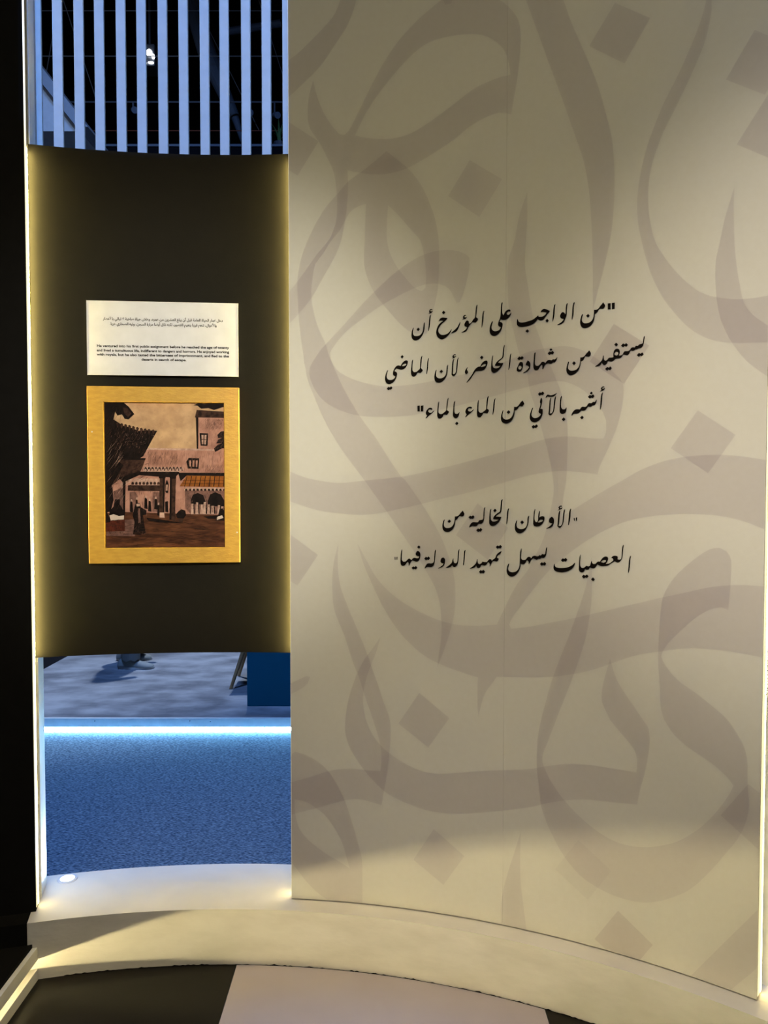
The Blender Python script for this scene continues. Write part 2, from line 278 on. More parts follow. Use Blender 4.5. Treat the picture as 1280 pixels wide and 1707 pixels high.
# pale printed wall: two fabric sheets meeting at a seam, lit end strips
SEAM = 20.955
wall = struct(empty('wall_right', cyl((WL + WR) / 2, R_W, Z_PL)), 'pale curved fabric wall printed with grey calligraphy and two black quotes')
g = .0004 / R_W * 180 / math.pi
T_W = .045
for a, b in ((WL, SEAM - g / 2), (SEAM + g / 2, WR)):
    adopt(arc('fabric_sheet', a, b, R_W, R_W + T_W, Z_PL + .004, Z_TOP, M['wall']), wall)
adopt(arc('core', WL + .1, WR - .1, R_W + .012, R_W + T_W - .004, Z_PL, Z_TOP - .01, M['black']), wall)
U0, U1 = R_(WL) * R_W, R_(WR) * R_W
WORDS = [
 [['1148.6 2002.4 1156.8 2002.5 1156.7 1985.7 1149.0 1985.9'],['1159.7 2002.3 1167.8 2002.5 1167.6 1985.6 1160.3 1985.4']],
 [['1136.2 2007.0 1138.4 2003.5 1141.6 1998.0 1140.1 1992.4 1135.9 1989.0 1130.8 1989.8 1127.0 1989.7 1123.8 1986.4 1120.6 1981.5 1116.2 1978.1 1113.9 1977.0 1113.1 1968.0 1111.2 1958.5 1106.1 1949.2 1098.4 1942.8 1089.4 1940.4 1081.6 1941.3 1076.3 1946.1 1073.6 1953.6 1073.3 1961.4 1074.8 1969.1 1077.3 1977.4 1079.3 1980.2 1081.2 1979.4 1079.3 1972.6 1078.1 1964.9 1079.5 1958.9 1084.1 1954.6 1091.9 1953.4 1099.6 1955.3 1106.0 1960.3 1109.8 1968.4 1111.0 1978.6 1111.3 1988.7 1118.7 1988.5 1124.4 1992.1 1128.8 1998.1 1133.3 2002.8'],['1095.3 1979.2 1099.8 1973.6 1094.6 1968.6 1089.6 1974.2']],
 [['1056.4 2015.7 1058.0 2014.0 1056.2 2007.6 1055.3 1998.5 1055.0 1986.7 1053.8 1977.7 1051.0 1967.4 1049.6 1967.6 1050.1 1976.7 1050.8 1987.2 1051.3 1998.9 1052.9 2009.3 1054.8 2014.3'],['1036.4 2015.1 1038.2 2014.1 1037.0 2006.9 1036.0 1996.5 1035.7 1986.0 1034.4 1978.2 1031.2 1970.6 1027.3 1962.4 1022.0 1958.2 1015.4 1956.1 1009.4 1955.6 1009.4 1957.3 1015.4 1960.1 1022.0 1964.1 1025.9 1968.4 1027.2 1971.6 1021.9 1972.7 1017.9 1975.7 1016.8 1981.1 1018.5 1986.3 1021.8 1990.6 1026.4 1990.5 1029.7 1987.8 1031.4 1983.7 1032.4 1988.9 1032.7 2002.1 1034.2 2011.1'],['1002.3 2015.6 1003.4 2013.9 1002.0 2006.3 1001.5 1994.4 1000.8 1985.2 999.3 1976.1 996.4 1966.4 995.4 1967.1 995.5 1976.4 996.5 1986.9 997.1 1998.8 998.4 2008.0 1000.3 2013.8'],['960.9 1995.5 961.6 1998.7 965.6 2003.0 970.3 2005.3 976.3 2003.7 983.1 2000.1 987.8 1997.7 983.8 1992.1 979.1 1987.2 974.5 1980.9 969.8 1974.7 964.5 1972.5 959.1 1973.2 955.0 1975.3 952.3 1976.8 949.6 1973.0 942.9 1966.9 933.4 1962.3 922.5 1959.8 911.6 1958.6 902.1 1959.4 895.9 1961.9 892.4 1967.5 892.1 1974.3 893.0 1981.7 894.8 1982.2 896.2 1978.0 897.8 1974.5 904.7 1971.7 915.6 1971.8 927.9 1974.2 938.7 1977.3 946.2 1982.0 950.9 1985.6 953.6 1987.8 955.2 1986.6 955.2 1984.2 961.7 1983.4 967.1 1984.0 972.4 1986.4 977.1 1991.4 978.4 1993.9 972.4 1995.8 966.3 1997.0'],['979.9 1976.2 985.0 1970.4 980.2 1965.4 974.8 1970.8'],['923.1 1951.0 928.2 1945.5 922.9 1940.7 917.4 1945.9']],
 [['848.3 2034.8 850.4 2033.2 849.3 2024.1 849.1 2011.9 849.9 2002.3 852.0 1996.7 854.7 2000.5 857.5 2005.8 862.3 2010.1 867.8 2012.1 872.6 2011.3 873.7 2007.8 872.0 2005.3 869.2 2006.9 865.1 2005.4 862.3 2002.0 863.7 1997.8 867.9 1996.8 872.0 1999.2 875.4 2003.0 876.1 2001.6 873.4 1995.0 868.6 1988.6 862.4 1984.3 854.8 1982.9 848.6 1983.6 845.1 1985.6 843.0 1982.4 841.7 1978.4 847.2 1976.6 850.4 1973.0 850.5 1966.9 848.7 1959.5 845.3 1952.3 839.8 1945.1 832.8 1940.1 824.5 1938.4 817.5 1941.2 813.3 1946.9 811.6 1954.6 812.1 1962.8 814.6 1972.2 818.7 1980.8 821.2 1982.0 821.5 1979.9 818.8 1970.5 817.7 1963.7 819.5 1957.5 824.4 1953.0 831.4 1952.1 837.6 1953.5 842.5 1957.2 845.2 1962.5 841.8 1964.1 837.6 1967.8 836.6 1972.0 837.9 1978.0 840.9 1985.3 843.0 1990.6 844.3 2001.4 844.9 2017.6 846.0 2029.8']],
 [['794.5 2014.4 795.9 2013.2 794.4 2006.5 793.7 1994.2 792.8 1983.3 791.0 1973.8 788.7 1965.4 787.3 1965.8 787.9 1975.4 788.6 1986.3 789.5 1998.6 791.3 2008.1 793.1 2012.8'],['774.3 2033.8 775.3 2032.4 774.0 2021.7 773.0 2010.8 771.2 1997.2 777.3 1991.9 775.2 1986.6 770.3 1981.4 764.7 1982.5 760.4 1982.7 755.5 1977.6 751.3 1973.0 747.8 1968.4 745.7 1963.0 741.5 1957.7 735.8 1955.3 728.0 1954.1 727.6 1955.8 734.4 1958.8 740.7 1964.0 744.2 1969.3 740.7 1970.9 736.4 1973.3 735.7 1977.5 737.8 1982.9 741.3 1988.2 745.6 1989.3 749.1 1986.3 749.9 1980.7 752.7 1979.1 758.3 1984.3 762.5 1990.9 766.7 1994.7 768.4 2001.5 769.5 2013.8 770.8 2026.1 772.5 2031.5'],['729.3 1991.4 732.8 1996.3 731.4 1999.9 733.5 2003.9 737.7 2006.4 741.3 2005.0 741.0 2002.7 737.7 2003.3 735.6 2001.0 737.0 1998.8 740.6 1998.6 744.1 2001.1 743.4 1998.8 739.2 1994.5 734.2 1993.5'],['722.9 1986.7 723.9 1984.6 721.8 1976.4 717.6 1966.9 712.6 1959.6 706.2 1956.5 697.6 1954.2 696.2 1955.7 701.9 1960.2 709.0 1966.1 715.4 1972.6 719.6 1980.7'],['656.7 1990.8 658.9 1995.5 663.2 2000.8 668.9 2002.6 676.1 2001.7 683.9 2000.7 683.9 1998.2 677.5 1991.6 668.9 1985.2 661.8 1977.2 657.2 1969.1 656.8 1962.1 659.7 1956.3 664.7 1952.2 671.9 1950.8 680.5 1952.1 687.6 1956.2 693.3 1962.1 696.5 1966.4 697.3 1964.7 694.1 1957.2 687.7 1949.2 679.1 1942.0 669.1 1937.9 661.9 1939.4 655.4 1944.7 651.1 1952.6 650.3 1962.4 652.5 1972.1 657.5 1981.6 664.6 1988.2 671.8 1992.7 664.6 1993.8 659.6 1992.7'],['672.9 2023.0 678.3 2017.3 672.9 2012.1 667.4 2017.7']],
 [['632.2 2013.4 633.7 2012.1 632.7 2004.0 631.8 1992.9 630.8 1981.7 629.0 1972.7 627.0 1964.8 625.8 1965.4 626.5 1976.3 627.5 1987.5 628.4 2000.1 630.1 2009.1'],['625.7 2015.6 630.0 2020.3 627.9 2023.2 630.0 2028.0 634.3 2030.8 638.4 2028.9 638.0 2026.4 635.1 2028.0 632.2 2026.5 632.2 2023.7 635.8 2022.8 640.1 2025.3 639.8 2023.2 635.1 2018.6 630.1 2017.5'],['613.9 1991.8 615.1 1990.3 615.0 1981.2 614.0 1970.0 611.4 1960.3 606.4 1950.7 598.4 1942.6 589.7 1938.5 582.5 1939.1 577.4 1942.9 574.5 1949.4 574.0 1957.9 575.4 1967.7 578.8 1976.7 581.0 1976.6 579.2 1968.9 578.4 1961.9 580.3 1955.5 584.6 1952.0 592.6 1951.6 599.8 1953.8 605.6 1959.2 609.2 1967.4 610.6 1978.6 612.1 1988.3'],['595.0 1977.0 600.1 1971.4 595.0 1966.3 589.7 1971.6']],
 [['1247.8 1903.9 1248.8 1902.6 1247.3 1893.9 1246.2 1885.2 1243.8 1877.8 1239.6 1872.5 1235.3 1872.0 1231.6 1871.3 1227.9 1869.4 1224.2 1869.4 1221.1 1867.2 1217.4 1866.2 1213.0 1867.9 1210.5 1866.2 1208.1 1860.6 1204.4 1856.5 1199.4 1856.3 1195.0 1857.9 1191.8 1858.2 1188.1 1852.7 1183.1 1849.3 1175.6 1849.0 1170.5 1847.7 1165.5 1843.6 1159.2 1841.7 1153.4 1843.5 1150.3 1842.8 1147.8 1837.2 1142.7 1833.7 1138.2 1834.6 1135.0 1838.8 1133.7 1840.8 1131.8 1835.7 1126.1 1832.0 1116.4 1830.1 1116.0 1831.9 1123.4 1837.0 1129.8 1842.4 1134.2 1847.2 1136.1 1852.3 1137.3 1859.9 1139.2 1860.1 1139.3 1854.6 1140.6 1848.0 1144.5 1845.2 1148.9 1847.4 1152.7 1852.3 1157.8 1852.9 1162.9 1852.8 1165.7 1853.9 1165.1 1860.3 1166.5 1869.2 1170.3 1874.7 1175.3 1875.9 1180.4 1873.8 1182.7 1868.5 1182.0 1861.5 1179.9 1856.6 1185.6 1856.8 1190.6 1859.5 1193.0 1864.5 1196.1 1867.4 1200.5 1867.0 1205.5 1867.2 1209.9 1870.0 1212.9 1874.9 1216.6 1876.2 1222.2 1875.3 1225.3 1879.5 1230.3 1878.4 1234.5 1882.4 1240.1 1883.2 1243.7 1884.8 1244.6 1894.1 1246.0 1901.6','1173.5 1868.0 1178.6 1865.7 1179.0 1861.1 1175.5 1857.2 1169.8 1858.7 1167.9 1862.0 1169.7 1866.4'],['1172.6 1892.8 1177.7 1887.3 1172.7 1882.2 1167.3 1887.6'],['1191.5 1888.9 1195.9 1885.9 1199.7 1889.2 1204.3 1883.9 1199.8 1878.9 1195.4 1881.5 1191.0 1878.4 1185.6 1883.6'],['1233.6 1859.5 1237.9 1856.9 1242.2 1860.3 1246.3 1854.9 1241.7 1850.2 1237.3 1852.1 1233.1 1848.8 1228.0 1853.9'],['1149.1 1828.0 1153.6 1825.4 1157.4 1829.0 1161.6 1823.9 1156.9 1818.4 1152.4 1820.7 1148.3 1817.5 1143.2 1822.6']],
 [['1099.3 1877.7 1101.7 1873.9 1104.0 1869.0 1102.8 1863.9 1098.7 1859.7 1093.5 1860.7 1088.8 1861.8 1086.2 1857.3 1082.1 1851.3 1078.5 1848.9 1075.9 1848.6 1075.9 1843.4 1074.4 1835.1 1070.8 1825.8 1064.6 1818.4 1056.2 1813.1 1048.9 1811.4 1042.5 1813.4 1037.7 1818.5 1035.6 1826.0 1036.0 1833.4 1038.1 1841.7 1040.6 1850.0 1042.4 1849.9 1043.5 1849.3 1041.8 1842.5 1040.2 1835.2 1041.3 1829.9 1045.6 1825.4 1051.9 1823.9 1060.4 1825.0 1066.6 1828.8 1071.3 1835.3 1073.6 1844.6 1074.3 1854.0 1074.5 1859.4 1081.0 1859.8 1086.2 1862.5 1089.8 1867.5 1094.9 1872.8'],['1057.2 1850.2 1062.3 1844.8 1056.9 1839.2 1052.0 1845.0']],
 [['1009.2 1865.3 1009.8 1863.2 1006.9 1855.5 1002.3 1850.5 998.2 1850.7 994.9 1848.3 990.2 1847.2 984.9 1848.9 980.2 1848.5 975.5 1845.5 972.1 1839.0 969.8 1833.1 967.5 1833.3 967.0 1839.3 966.7 1844.7 964.0 1845.5 961.3 1842.4 957.3 1835.9 952.6 1831.5 947.9 1831.3 943.8 1834.0 941.3 1840.2 941.2 1850.3 942.0 1862.4 942.8 1874.4 944.1 1881.0 946.2 1883.6 947.5 1882.2 946.9 1875.5 946.0 1863.5 945.7 1852.7 947.1 1846.6 951.2 1844.1 956.6 1844.7 961.3 1849.1 965.3 1854.2 969.3 1854.9 973.4 1853.0 975.4 1850.2 978.8 1854.7 983.4 1858.4 988.1 1858.7 993.5 1857.0 997.5 1860.1 1002.9 1859.1 1006.2 1861.5'],['991.6 1891.5 996.0 1887.5 991.3 1883.4 987.0 1887.7'],['987.3 1882.8 992.0 1881.1 996.2 1884.1 1000.7 1878.8 996.1 1873.5 992.0 1875.4 987.0 1872.4 982.0 1877.8'],['924.5 1861.4 929.3 1857.8 932.4 1852.2 932.6 1844.1 930.2 1836.1 924.7 1830.4 917.9 1826.7 912.2 1825.4 911.1 1826.7 917.9 1830.1 924.0 1835.1 928.8 1840.9 926.7 1845.1 921.9 1847.4 918.5 1848.7 920.5 1854.3'],['904.7 1859.0 910.2 1856.2 911.6 1849.4 909.7 1838.7 904.9 1831.5 897.4 1829.9 892.5 1833.5 893.2 1840.3 897.2 1848.9 900.6 1856.1','902.1 1847.9 906.2 1845.6 907.2 1841.5 904.2 1836.5 899.4 1836.8 896.9 1840.8 898.6 1846.1'],['900.5 1874.4 904.0 1871.5 908.3 1874.6 913.2 1869.6 907.4 1864.5 904.0 1866.1 899.2 1863.4 894.0 1868.3']],
 [['875.1 1884.4 876.5 1883.2 875.2 1876.5 874.6 1865.7 873.5 1853.5 871.9 1844.0 869.6 1837.1 868.1 1837.4 869.1 1846.9 870.5 1859.1 871.5 1871.3 873.1 1880.7'],['855.6 1910.4 857.3 1909.6 855.7 1900.9 854.8 1888.6 853.1 1875.1 848.9 1869.9 842.7 1865.5 837.2 1860.3 844.1 1858.5 852.5 1858.1 852.7 1856.0 849.0 1849.4 844.2 1842.8 837.3 1835.7 829.6 1831.0 823.4 1830.9 818.4 1834.6 816.6 1842.9 817.0 1853.9 817.9 1866.2 819.6 1877.0 821.7 1882.1 822.8 1881.0 821.8 1871.4 821.1 1860.5 821.9 1850.8 824.7 1845.9 830.3 1843.6 837.2 1844.3 842.1 1847.0 844.9 1850.3 835.8 1850.1 828.8 1851.2 828.1 1853.3 832.3 1860.6 839.9 1867.7 846.8 1872.1 849.9 1876.0 851.2 1888.9 852.9 1902.4'],['804.3 1867.6 806.4 1864.0 805.7 1857.2 802.3 1849.1 796.7 1841.8 789.0 1838.8 779.8 1838.5 771.4 1838.2 767.1 1832.9 761.5 1824.8 754.5 1814.8 744.6 1805.5 742.7 1806.5 750.2 1816.3 758.7 1827.7 765.0 1838.5 769.9 1845.2 776.9 1850.4 784.0 1851.4 786.8 1856.8 791.0 1862.8 798.0 1867.5','797.3 1858.7 801.5 1856.7 799.4 1852.7 792.4 1850.3 785.4 1849.7 789.6 1854.6'],['788.8 1883.2 794.1 1877.8 788.8 1872.5 783.2 1877.7'],['746.5 1851.6 747.0 1850.2 744.1 1845.0 745.9 1840.8 748.4 1836.5 743.8 1830.5 739.5 1832.8 738.1 1838.4 740.9 1845.2']],
 [['717.9 1881.5 718.9 1880.0 717.0 1872.5 716.1 1857.2 714.7 1843.3 711.9 1833.7 706.2 1827.0 701.2 1827.2 697.6 1830.8 698.0 1841.3 698.5 1855.2 699.9 1869.1 703.2 1878.0 705.3 1877.2 703.9 1870.3 702.8 1857.8 702.3 1843.9 701.5 1834.1 704.0 1831.9 708.3 1834.5 711.1 1840.7 712.2 1854.6 713.5 1868.5 715.6 1877.4'],['697.9 1877.6 701.0 1880.9 699.6 1885.2 703.1 1889.9 707.4 1892.4 710.3 1890.9 709.8 1888.8 706.0 1889.0 703.9 1887.0 706.0 1884.1 711.7 1886.9 711.4 1885.0 706.7 1881.3 701.7 1879.5'],['686.1 1861.8 686.8 1859.9 686.1 1850.2 684.7 1836.2 681.9 1826.6 676.9 1818.4 668.3 1811.0 659.6 1808.5 651.7 1810.2 646.6 1816.0 644.8 1823.8 645.5 1833.6 648.7 1845.4 651.2 1848.1 651.6 1846.0 650.2 1837.6 650.2 1830.6 653.1 1824.9 659.6 1821.8 668.2 1822.2 675.4 1826.1 680.0 1832.9 681.8 1844.8 683.2 1856.6'],['666.4 1847.8 671.6 1842.1 666.2 1836.9 661.0 1841.7']],
 [['627.2 1883.9 628.2 1882.8 626.5 1873.8 625.8 1861.1 624.8 1849.9 622.2 1835.9 620.0 1836.0 621.0 1847.2 622.1 1859.9 622.8 1871.1 625.0 1880.9'],['606.6 1891.9 607.6 1890.8 606.2 1881.7 605.2 1869.0 603.3 1855.0 609.6 1848.4 607.0 1843.5 601.9 1839.8 596.1 1841.1 592.5 1840.5 589.6 1835.0 585.2 1830.5 579.4 1829.7 575.0 1832.7 572.8 1839.1 572.8 1850.4 574.3 1864.6 575.3 1875.8 577.9 1881.4 579.3 1880.2 577.9 1871.5 577.2 1857.4 577.9 1847.4 582.3 1843.0 589.6 1843.9 593.9 1847.5 599.7 1853.0 600.9 1864.9 601.8 1877.6 603.7 1887.4'],['560.4 1879.5 562.9 1876.3 561.9 1869.3 558.3 1860.9 551.7 1854.7 542.9 1852.2 534.9 1853.9 526.9 1855.6 522.5 1850.8 521.8 1847.9 526.9 1845.6 529.5 1840.6 528.3 1832.1 524.0 1822.2 516.6 1813.9 506.4 1809.2 499.1 1810.8 493.9 1816.0 491.4 1824.6 492.4 1834.6 495.4 1844.5 499.0 1851.8 501.2 1851.4 499.0 1844.4 496.9 1834.4 498.3 1827.3 502.7 1822.9 510.8 1821.9 518.1 1824.5 523.2 1830.1 523.2 1832.9 518.8 1835.2 516.3 1839.6 516.9 1846.7 520.3 1855.1 525.4 1862.0 532.0 1865.4 540.7 1863.6 543.7 1869.9 550.2 1876.8 556.1 1879.7','554.6 1870.2 558.2 1868.7 556.8 1865.2 550.2 1862.9 544.4 1862.8 548.0 1867.6'],['545.4 1896.5 549.9 1891.4 545.4 1885.5 540.0 1891.1'],['502.7 1801.7 506.4 1799.2 510.8 1802.6 515.2 1797.5 510.1 1792.2 506.4 1793.5 502.0 1790.7 496.9 1796.2']],
 [['1137.2 1758.8 1138.1 1757.2 1136.6 1749.5 1136.1 1737.9 1134.9 1724.9 1133.1 1715.9 1131.2 1710.5 1129.9 1711.1 1130.7 1719.9 1131.4 1731.6 1132.2 1743.3 1134.0 1753.6'],['1129.7 1760.6 1133.9 1765.9 1131.9 1768.6 1133.8 1772.4 1138.3 1775.1 1142.1 1773.9 1141.9 1771.9 1138.3 1772.1 1135.8 1770.3 1137.1 1767.9 1144.1 1770.1 1143.5 1768.0 1138.4 1763.7 1133.3 1762.0'],['1120.2 1739.3 1121.5 1737.9 1119.4 1729.6 1115.0 1723.9 1109.8 1723.2 1106.6 1720.4 1102.0 1719.9 1097.5 1720.8 1094.3 1716.4 1089.1 1710.7 1083.2 1709.9 1078.7 1710.5 1074.8 1706.7 1069.5 1702.7 1061.7 1702.2 1056.4 1701.5 1053.1 1697.3 1050.5 1698.2 1052.4 1703.0 1056.3 1709.4 1061.6 1713.8 1068.1 1714.9 1074.7 1713.9 1077.9 1719.1 1081.2 1721.5 1087.7 1720.6 1092.9 1721.7 1096.1 1726.8 1100.0 1730.5 1107.1 1730.2 1111.0 1733.3 1116.2 1733.0 1118.7 1736.1'],['1106.2 1762.3 1110.5 1758.1 1106.0 1754.0 1101.7 1757.9'],['1101.7 1753.3 1106.3 1751.1 1110.8 1754.6 1115.1 1749.4 1110.9 1744.1 1106.7 1745.6 1101.8 1742.9 1096.6 1748.0'],['1081.0 1696.3 1086.0 1691.1 1080.6 1685.8 1075.3 1690.8']],
 [['1022.5 1754.6 1023.8 1753.5 1022.5 1745.5 1021.7 1733.6 1022.1 1723.0 1024.1 1718.2 1028.8 1716.0 1033.4 1717.2 1036.0 1721.0 1037.6 1721.0 1036.5 1713.0 1033.5 1706.5 1027.5 1703.4 1022.2 1704.0 1018.4 1707.8 1017.5 1715.2 1017.8 1727.1 1018.6 1740.4 1020.2 1751.0'],['1029.3 1693.4 1034.7 1688.1 1029.0 1682.5 1023.4 1687.9'],['1006.1 1755.0 1007.1 1753.6 1005.6 1742.3 1004.0 1727.7 1002.7 1717.1 999.5 1707.9 992.8 1700.3 988.8 1700.9 985.7 1704.4 986.7 1715.1 987.5 1728.4 988.7 1741.8 991.1 1750.3 993.5 1750.6 992.2 1741.6 991.3 1728.3 990.7 1714.9 989.8 1705.6 995.5 1706.7 998.8 1713.2 1000.0 1723.9 1001.2 1738.5 1003.4 1750.4'],['977.0 1752.3 979.6 1757.6 983.6 1760.1 991.0 1758.0 998.4 1758.7 1004.4 1761.1 1008.1 1763.6 1008.7 1762.2 1004.4 1757.1 998.4 1753.6 989.7 1753.1 982.3 1754.4 979.0 1751.3'],['964.8 1752.5 967.1 1748.1 967.6 1741.3 966.3 1733.3 964.3 1725.3 962.3 1720.7 969.1 1719.1 969.5 1713.0 968.5 1703.7 964.5 1694.4 957.8 1686.5 948.3 1682.1 940.9 1682.8 934.7 1687.3 931.6 1694.2 932.1 1703.6 934.5 1713.0 938.5 1723.0 941.3 1724.6 941.0 1722.2 937.9 1712.9 936.6 1704.8 938.7 1698.7 944.2 1694.8 951.0 1694.6 957.7 1697.3 963.1 1702.5 963.8 1705.9 959.0 1708.1 957.0 1712.2 958.3 1718.9 960.9 1726.8 962.2 1734.9 960.8 1738.9 962.1 1747.0'],['960.6 1768.3 964.0 1765.7 968.7 1769.9 973.5 1764.6 968.8 1759.0 964.7 1760.6 959.8 1757.8 955.0 1763.2'],['942.3 1674.6 946.4 1672.3 951.4 1676.2 956.2 1671.1 950.5 1665.2 946.4 1666.9 942.3 1664.0 936.9 1669.3']],
 [['910.4 1746.5 915.9 1737.4 909.8 1728.8 902.9 1730.6 899.5 1728.0 896.1 1722.7 890.6 1718.8 887.8 1718.2 887.2 1710.1 884.5 1699.2 878.4 1688.5 868.7 1682.0 860.4 1681.1 852.0 1684.5 847.8 1690.8 846.8 1699.1 848.4 1708.6 851.8 1719.5 853.9 1719.8 853.9 1718.1 851.9 1708.5 851.9 1701.7 854.7 1696.1 860.3 1692.9 868.6 1693.2 876.2 1697.5 881.0 1704.1 884.4 1714.3 885.7 1728.9 893.3 1728.9 898.1 1732.2 904.2 1740.1'],['869.5 1719.6 875.0 1714.3 869.0 1708.6 863.7 1714.0']],
 [['829.3 1756.0 830.4 1754.6 828.7 1746.4 828.0 1735.4 826.7 1721.7 824.6 1712.1 822.9 1707.4 821.9 1708.1 822.5 1717.7 823.6 1730.1 824.5 1742.4 826.6 1751.3'],['808.6 1763.7 810.0 1762.5 808.3 1752.7 807.0 1738.9 805.6 1726.6 811.0 1722.2 809.9 1717.4 805.7 1712.5 798.7 1713.7 794.5 1714.5 791.0 1707.7 786.1 1701.6 780.4 1701.5 776.2 1705.3 774.7 1713.7 775.4 1727.6 776.3 1741.4 778.5 1751.7 780.5 1752.6 780.2 1742.6 779.6 1728.8 780.3 1719.8 783.9 1715.5 790.2 1715.3 795.1 1718.6 802.1 1724.6 803.1 1736.3 804.1 1750.1 806.2 1759.7'],['738.6 1702.9 744.2 1711.8 740.7 1715.4 739.9 1721.0 742.7 1727.9 749.1 1733.3 756.2 1734.1 760.1 1731.5 758.4 1727.4 753.4 1729.4 749.1 1728.4 747.4 1724.3 749.9 1720.7 756.3 1719.5 761.2 1723.1 765.5 1726.2 765.0 1723.7 759.1 1717.6 749.2 1710.3 741.4 1703.5']],
 [['707.9 1752.7 709.0 1751.3 707.5 1742.2 706.5 1729.7 707.0 1719.9 708.7 1714.9 713.7 1713.4 718.7 1715.3 721.3 1719.2 722.3 1718.0 720.2 1709.0 715.9 1702.8 709.5 1700.9 704.4 1703.8 702.0 1710.2 702.7 1724.2 703.6 1738.2 705.4 1749.3'],['714.2 1690.7 719.5 1685.7 714.1 1679.8 708.8 1685.5'],['688.1 1763.2 688.9 1761.7 687.1 1752.7 686.0 1740.1 683.6 1726.1 690.3 1721.0 688.6 1716.9 683.6 1711.4 677.2 1712.5 673.6 1711.6 670.0 1705.4 665.7 1701.6 659.9 1701.1 655.6 1704.3 653.8 1711.4 654.1 1724.1 655.2 1738.2 656.9 1749.4 659.1 1752.8 659.8 1751.4 659.1 1742.3 657.7 1726.8 658.4 1718.4 662.8 1714.7 669.2 1715.0 675.0 1719.3 680.7 1724.8 682.1 1736.0 683.5 1750.0 685.9 1759.0'],['617.5 1702.7 623.0 1711.5 619.4 1714.4 618.7 1720.1 621.5 1727.1 628.0 1733.3 635.3 1734.1 638.9 1731.6 638.2 1727.3 632.4 1729.2 628.1 1728.3 625.9 1724.1 628.8 1720.5 635.3 1719.4 640.4 1723.1 644.3 1726.2 644.4 1724.1 638.2 1717.5 628.1 1709.9 620.6 1703.0']],
 [['592.5 1741.3 600.2 1741.8 600.2 1724.1 593.2 1724.2'],['602.7 1741.0 611.4 1742.2 610.7 1724.1 603.1 1724.0']],
 [['1059.8 1406.9 1063.1 1407.6 1063.5 1399.6 1061.2 1399.3'],['1065.8 1408.3 1069.7 1409.5 1069.1 1399.7 1066.5 1399.4']],
 [['1051.4 1434.5 1052.6 1432.8 1051.3 1424.1 1050.8 1410.7 1049.3 1400.0 1046.1 1386.5 1044.5 1386.8 1044.9 1397.2 1045.9 1410.6 1047.1 1424.0 1049.4 1431.4'],['1034.4 1432.3 1035.3 1430.6 1033.8 1419.8 1032.6 1405.0 1030.7 1392.9 1026.8 1383.4 1022.1 1377.9 1018.1 1378.5 1013.6 1382.5 1014.6 1393.9 1015.5 1407.4 1017.1 1420.9 1019.7 1427.7 1022.0 1427.7 1020.7 1416.9 1019.9 1403.5 1018.7 1390.0 1017.4 1383.2 1023.4 1384.0 1027.4 1390.8 1028.9 1403.6 1029.8 1417.1 1031.8 1427.8'],['1013.7 1426.9 1018.3 1432.3 1016.3 1435.7 1018.3 1439.7 1023.0 1442.1 1026.7 1440.9 1026.3 1438.8 1023.0 1439.1 1020.3 1437.1 1021.7 1434.4 1028.3 1436.5 1027.7 1434.5 1023.0 1431.1 1017.7 1429.0'],['997.7 1409.8 1002.4 1405.8 1004.2 1399.1 1003.2 1390.3 999.9 1382.8 993.9 1378.0 982.4 1374.3 981.7 1375.7 988.5 1379.9 995.2 1385.4 999.2 1390.3 993.8 1391.5 989.7 1394.1 989.4 1399.5 991.7 1405.6'],['948.4 1431.5 949.8 1430.1 948.5 1421.3 947.5 1409.0 948.2 1399.5 951.7 1393.4 955.8 1394.1 957.8 1399.6 958.1 1410.5 959.4 1420.1 962.1 1426.2 963.5 1425.5 962.7 1417.4 961.8 1407.2 965.9 1410.0 971.3 1411.0 976.1 1409.4 977.2 1404.0 974.8 1395.9 969.4 1387.6 962.0 1382.0 953.1 1380.5 947.0 1381.7 943.9 1387.1 943.9 1398.0 944.5 1411.7 945.7 1423.9','965.3 1400.4 972.7 1399.9 970.7 1396.5 963.3 1392.9 957.2 1392.5 959.9 1396.3'],['930.9 1412.0 931.9 1410.6 931.0 1401.1 930.1 1390.1 927.0 1380.5 920.9 1369.4 912.7 1362.3 904.4 1359.4 896.8 1361.3 891.9 1366.7 889.8 1374.2 890.4 1383.9 893.8 1394.9 896.5 1398.0 897.2 1397.1 895.2 1388.1 895.3 1381.2 898.1 1375.8 904.3 1372.5 912.6 1372.6 919.5 1375.5 924.2 1381.8 926.5 1391.4 926.8 1402.4 928.6 1409.2'],['911.3 1398.0 917.0 1392.6 911.4 1386.7 905.6 1392.1']],
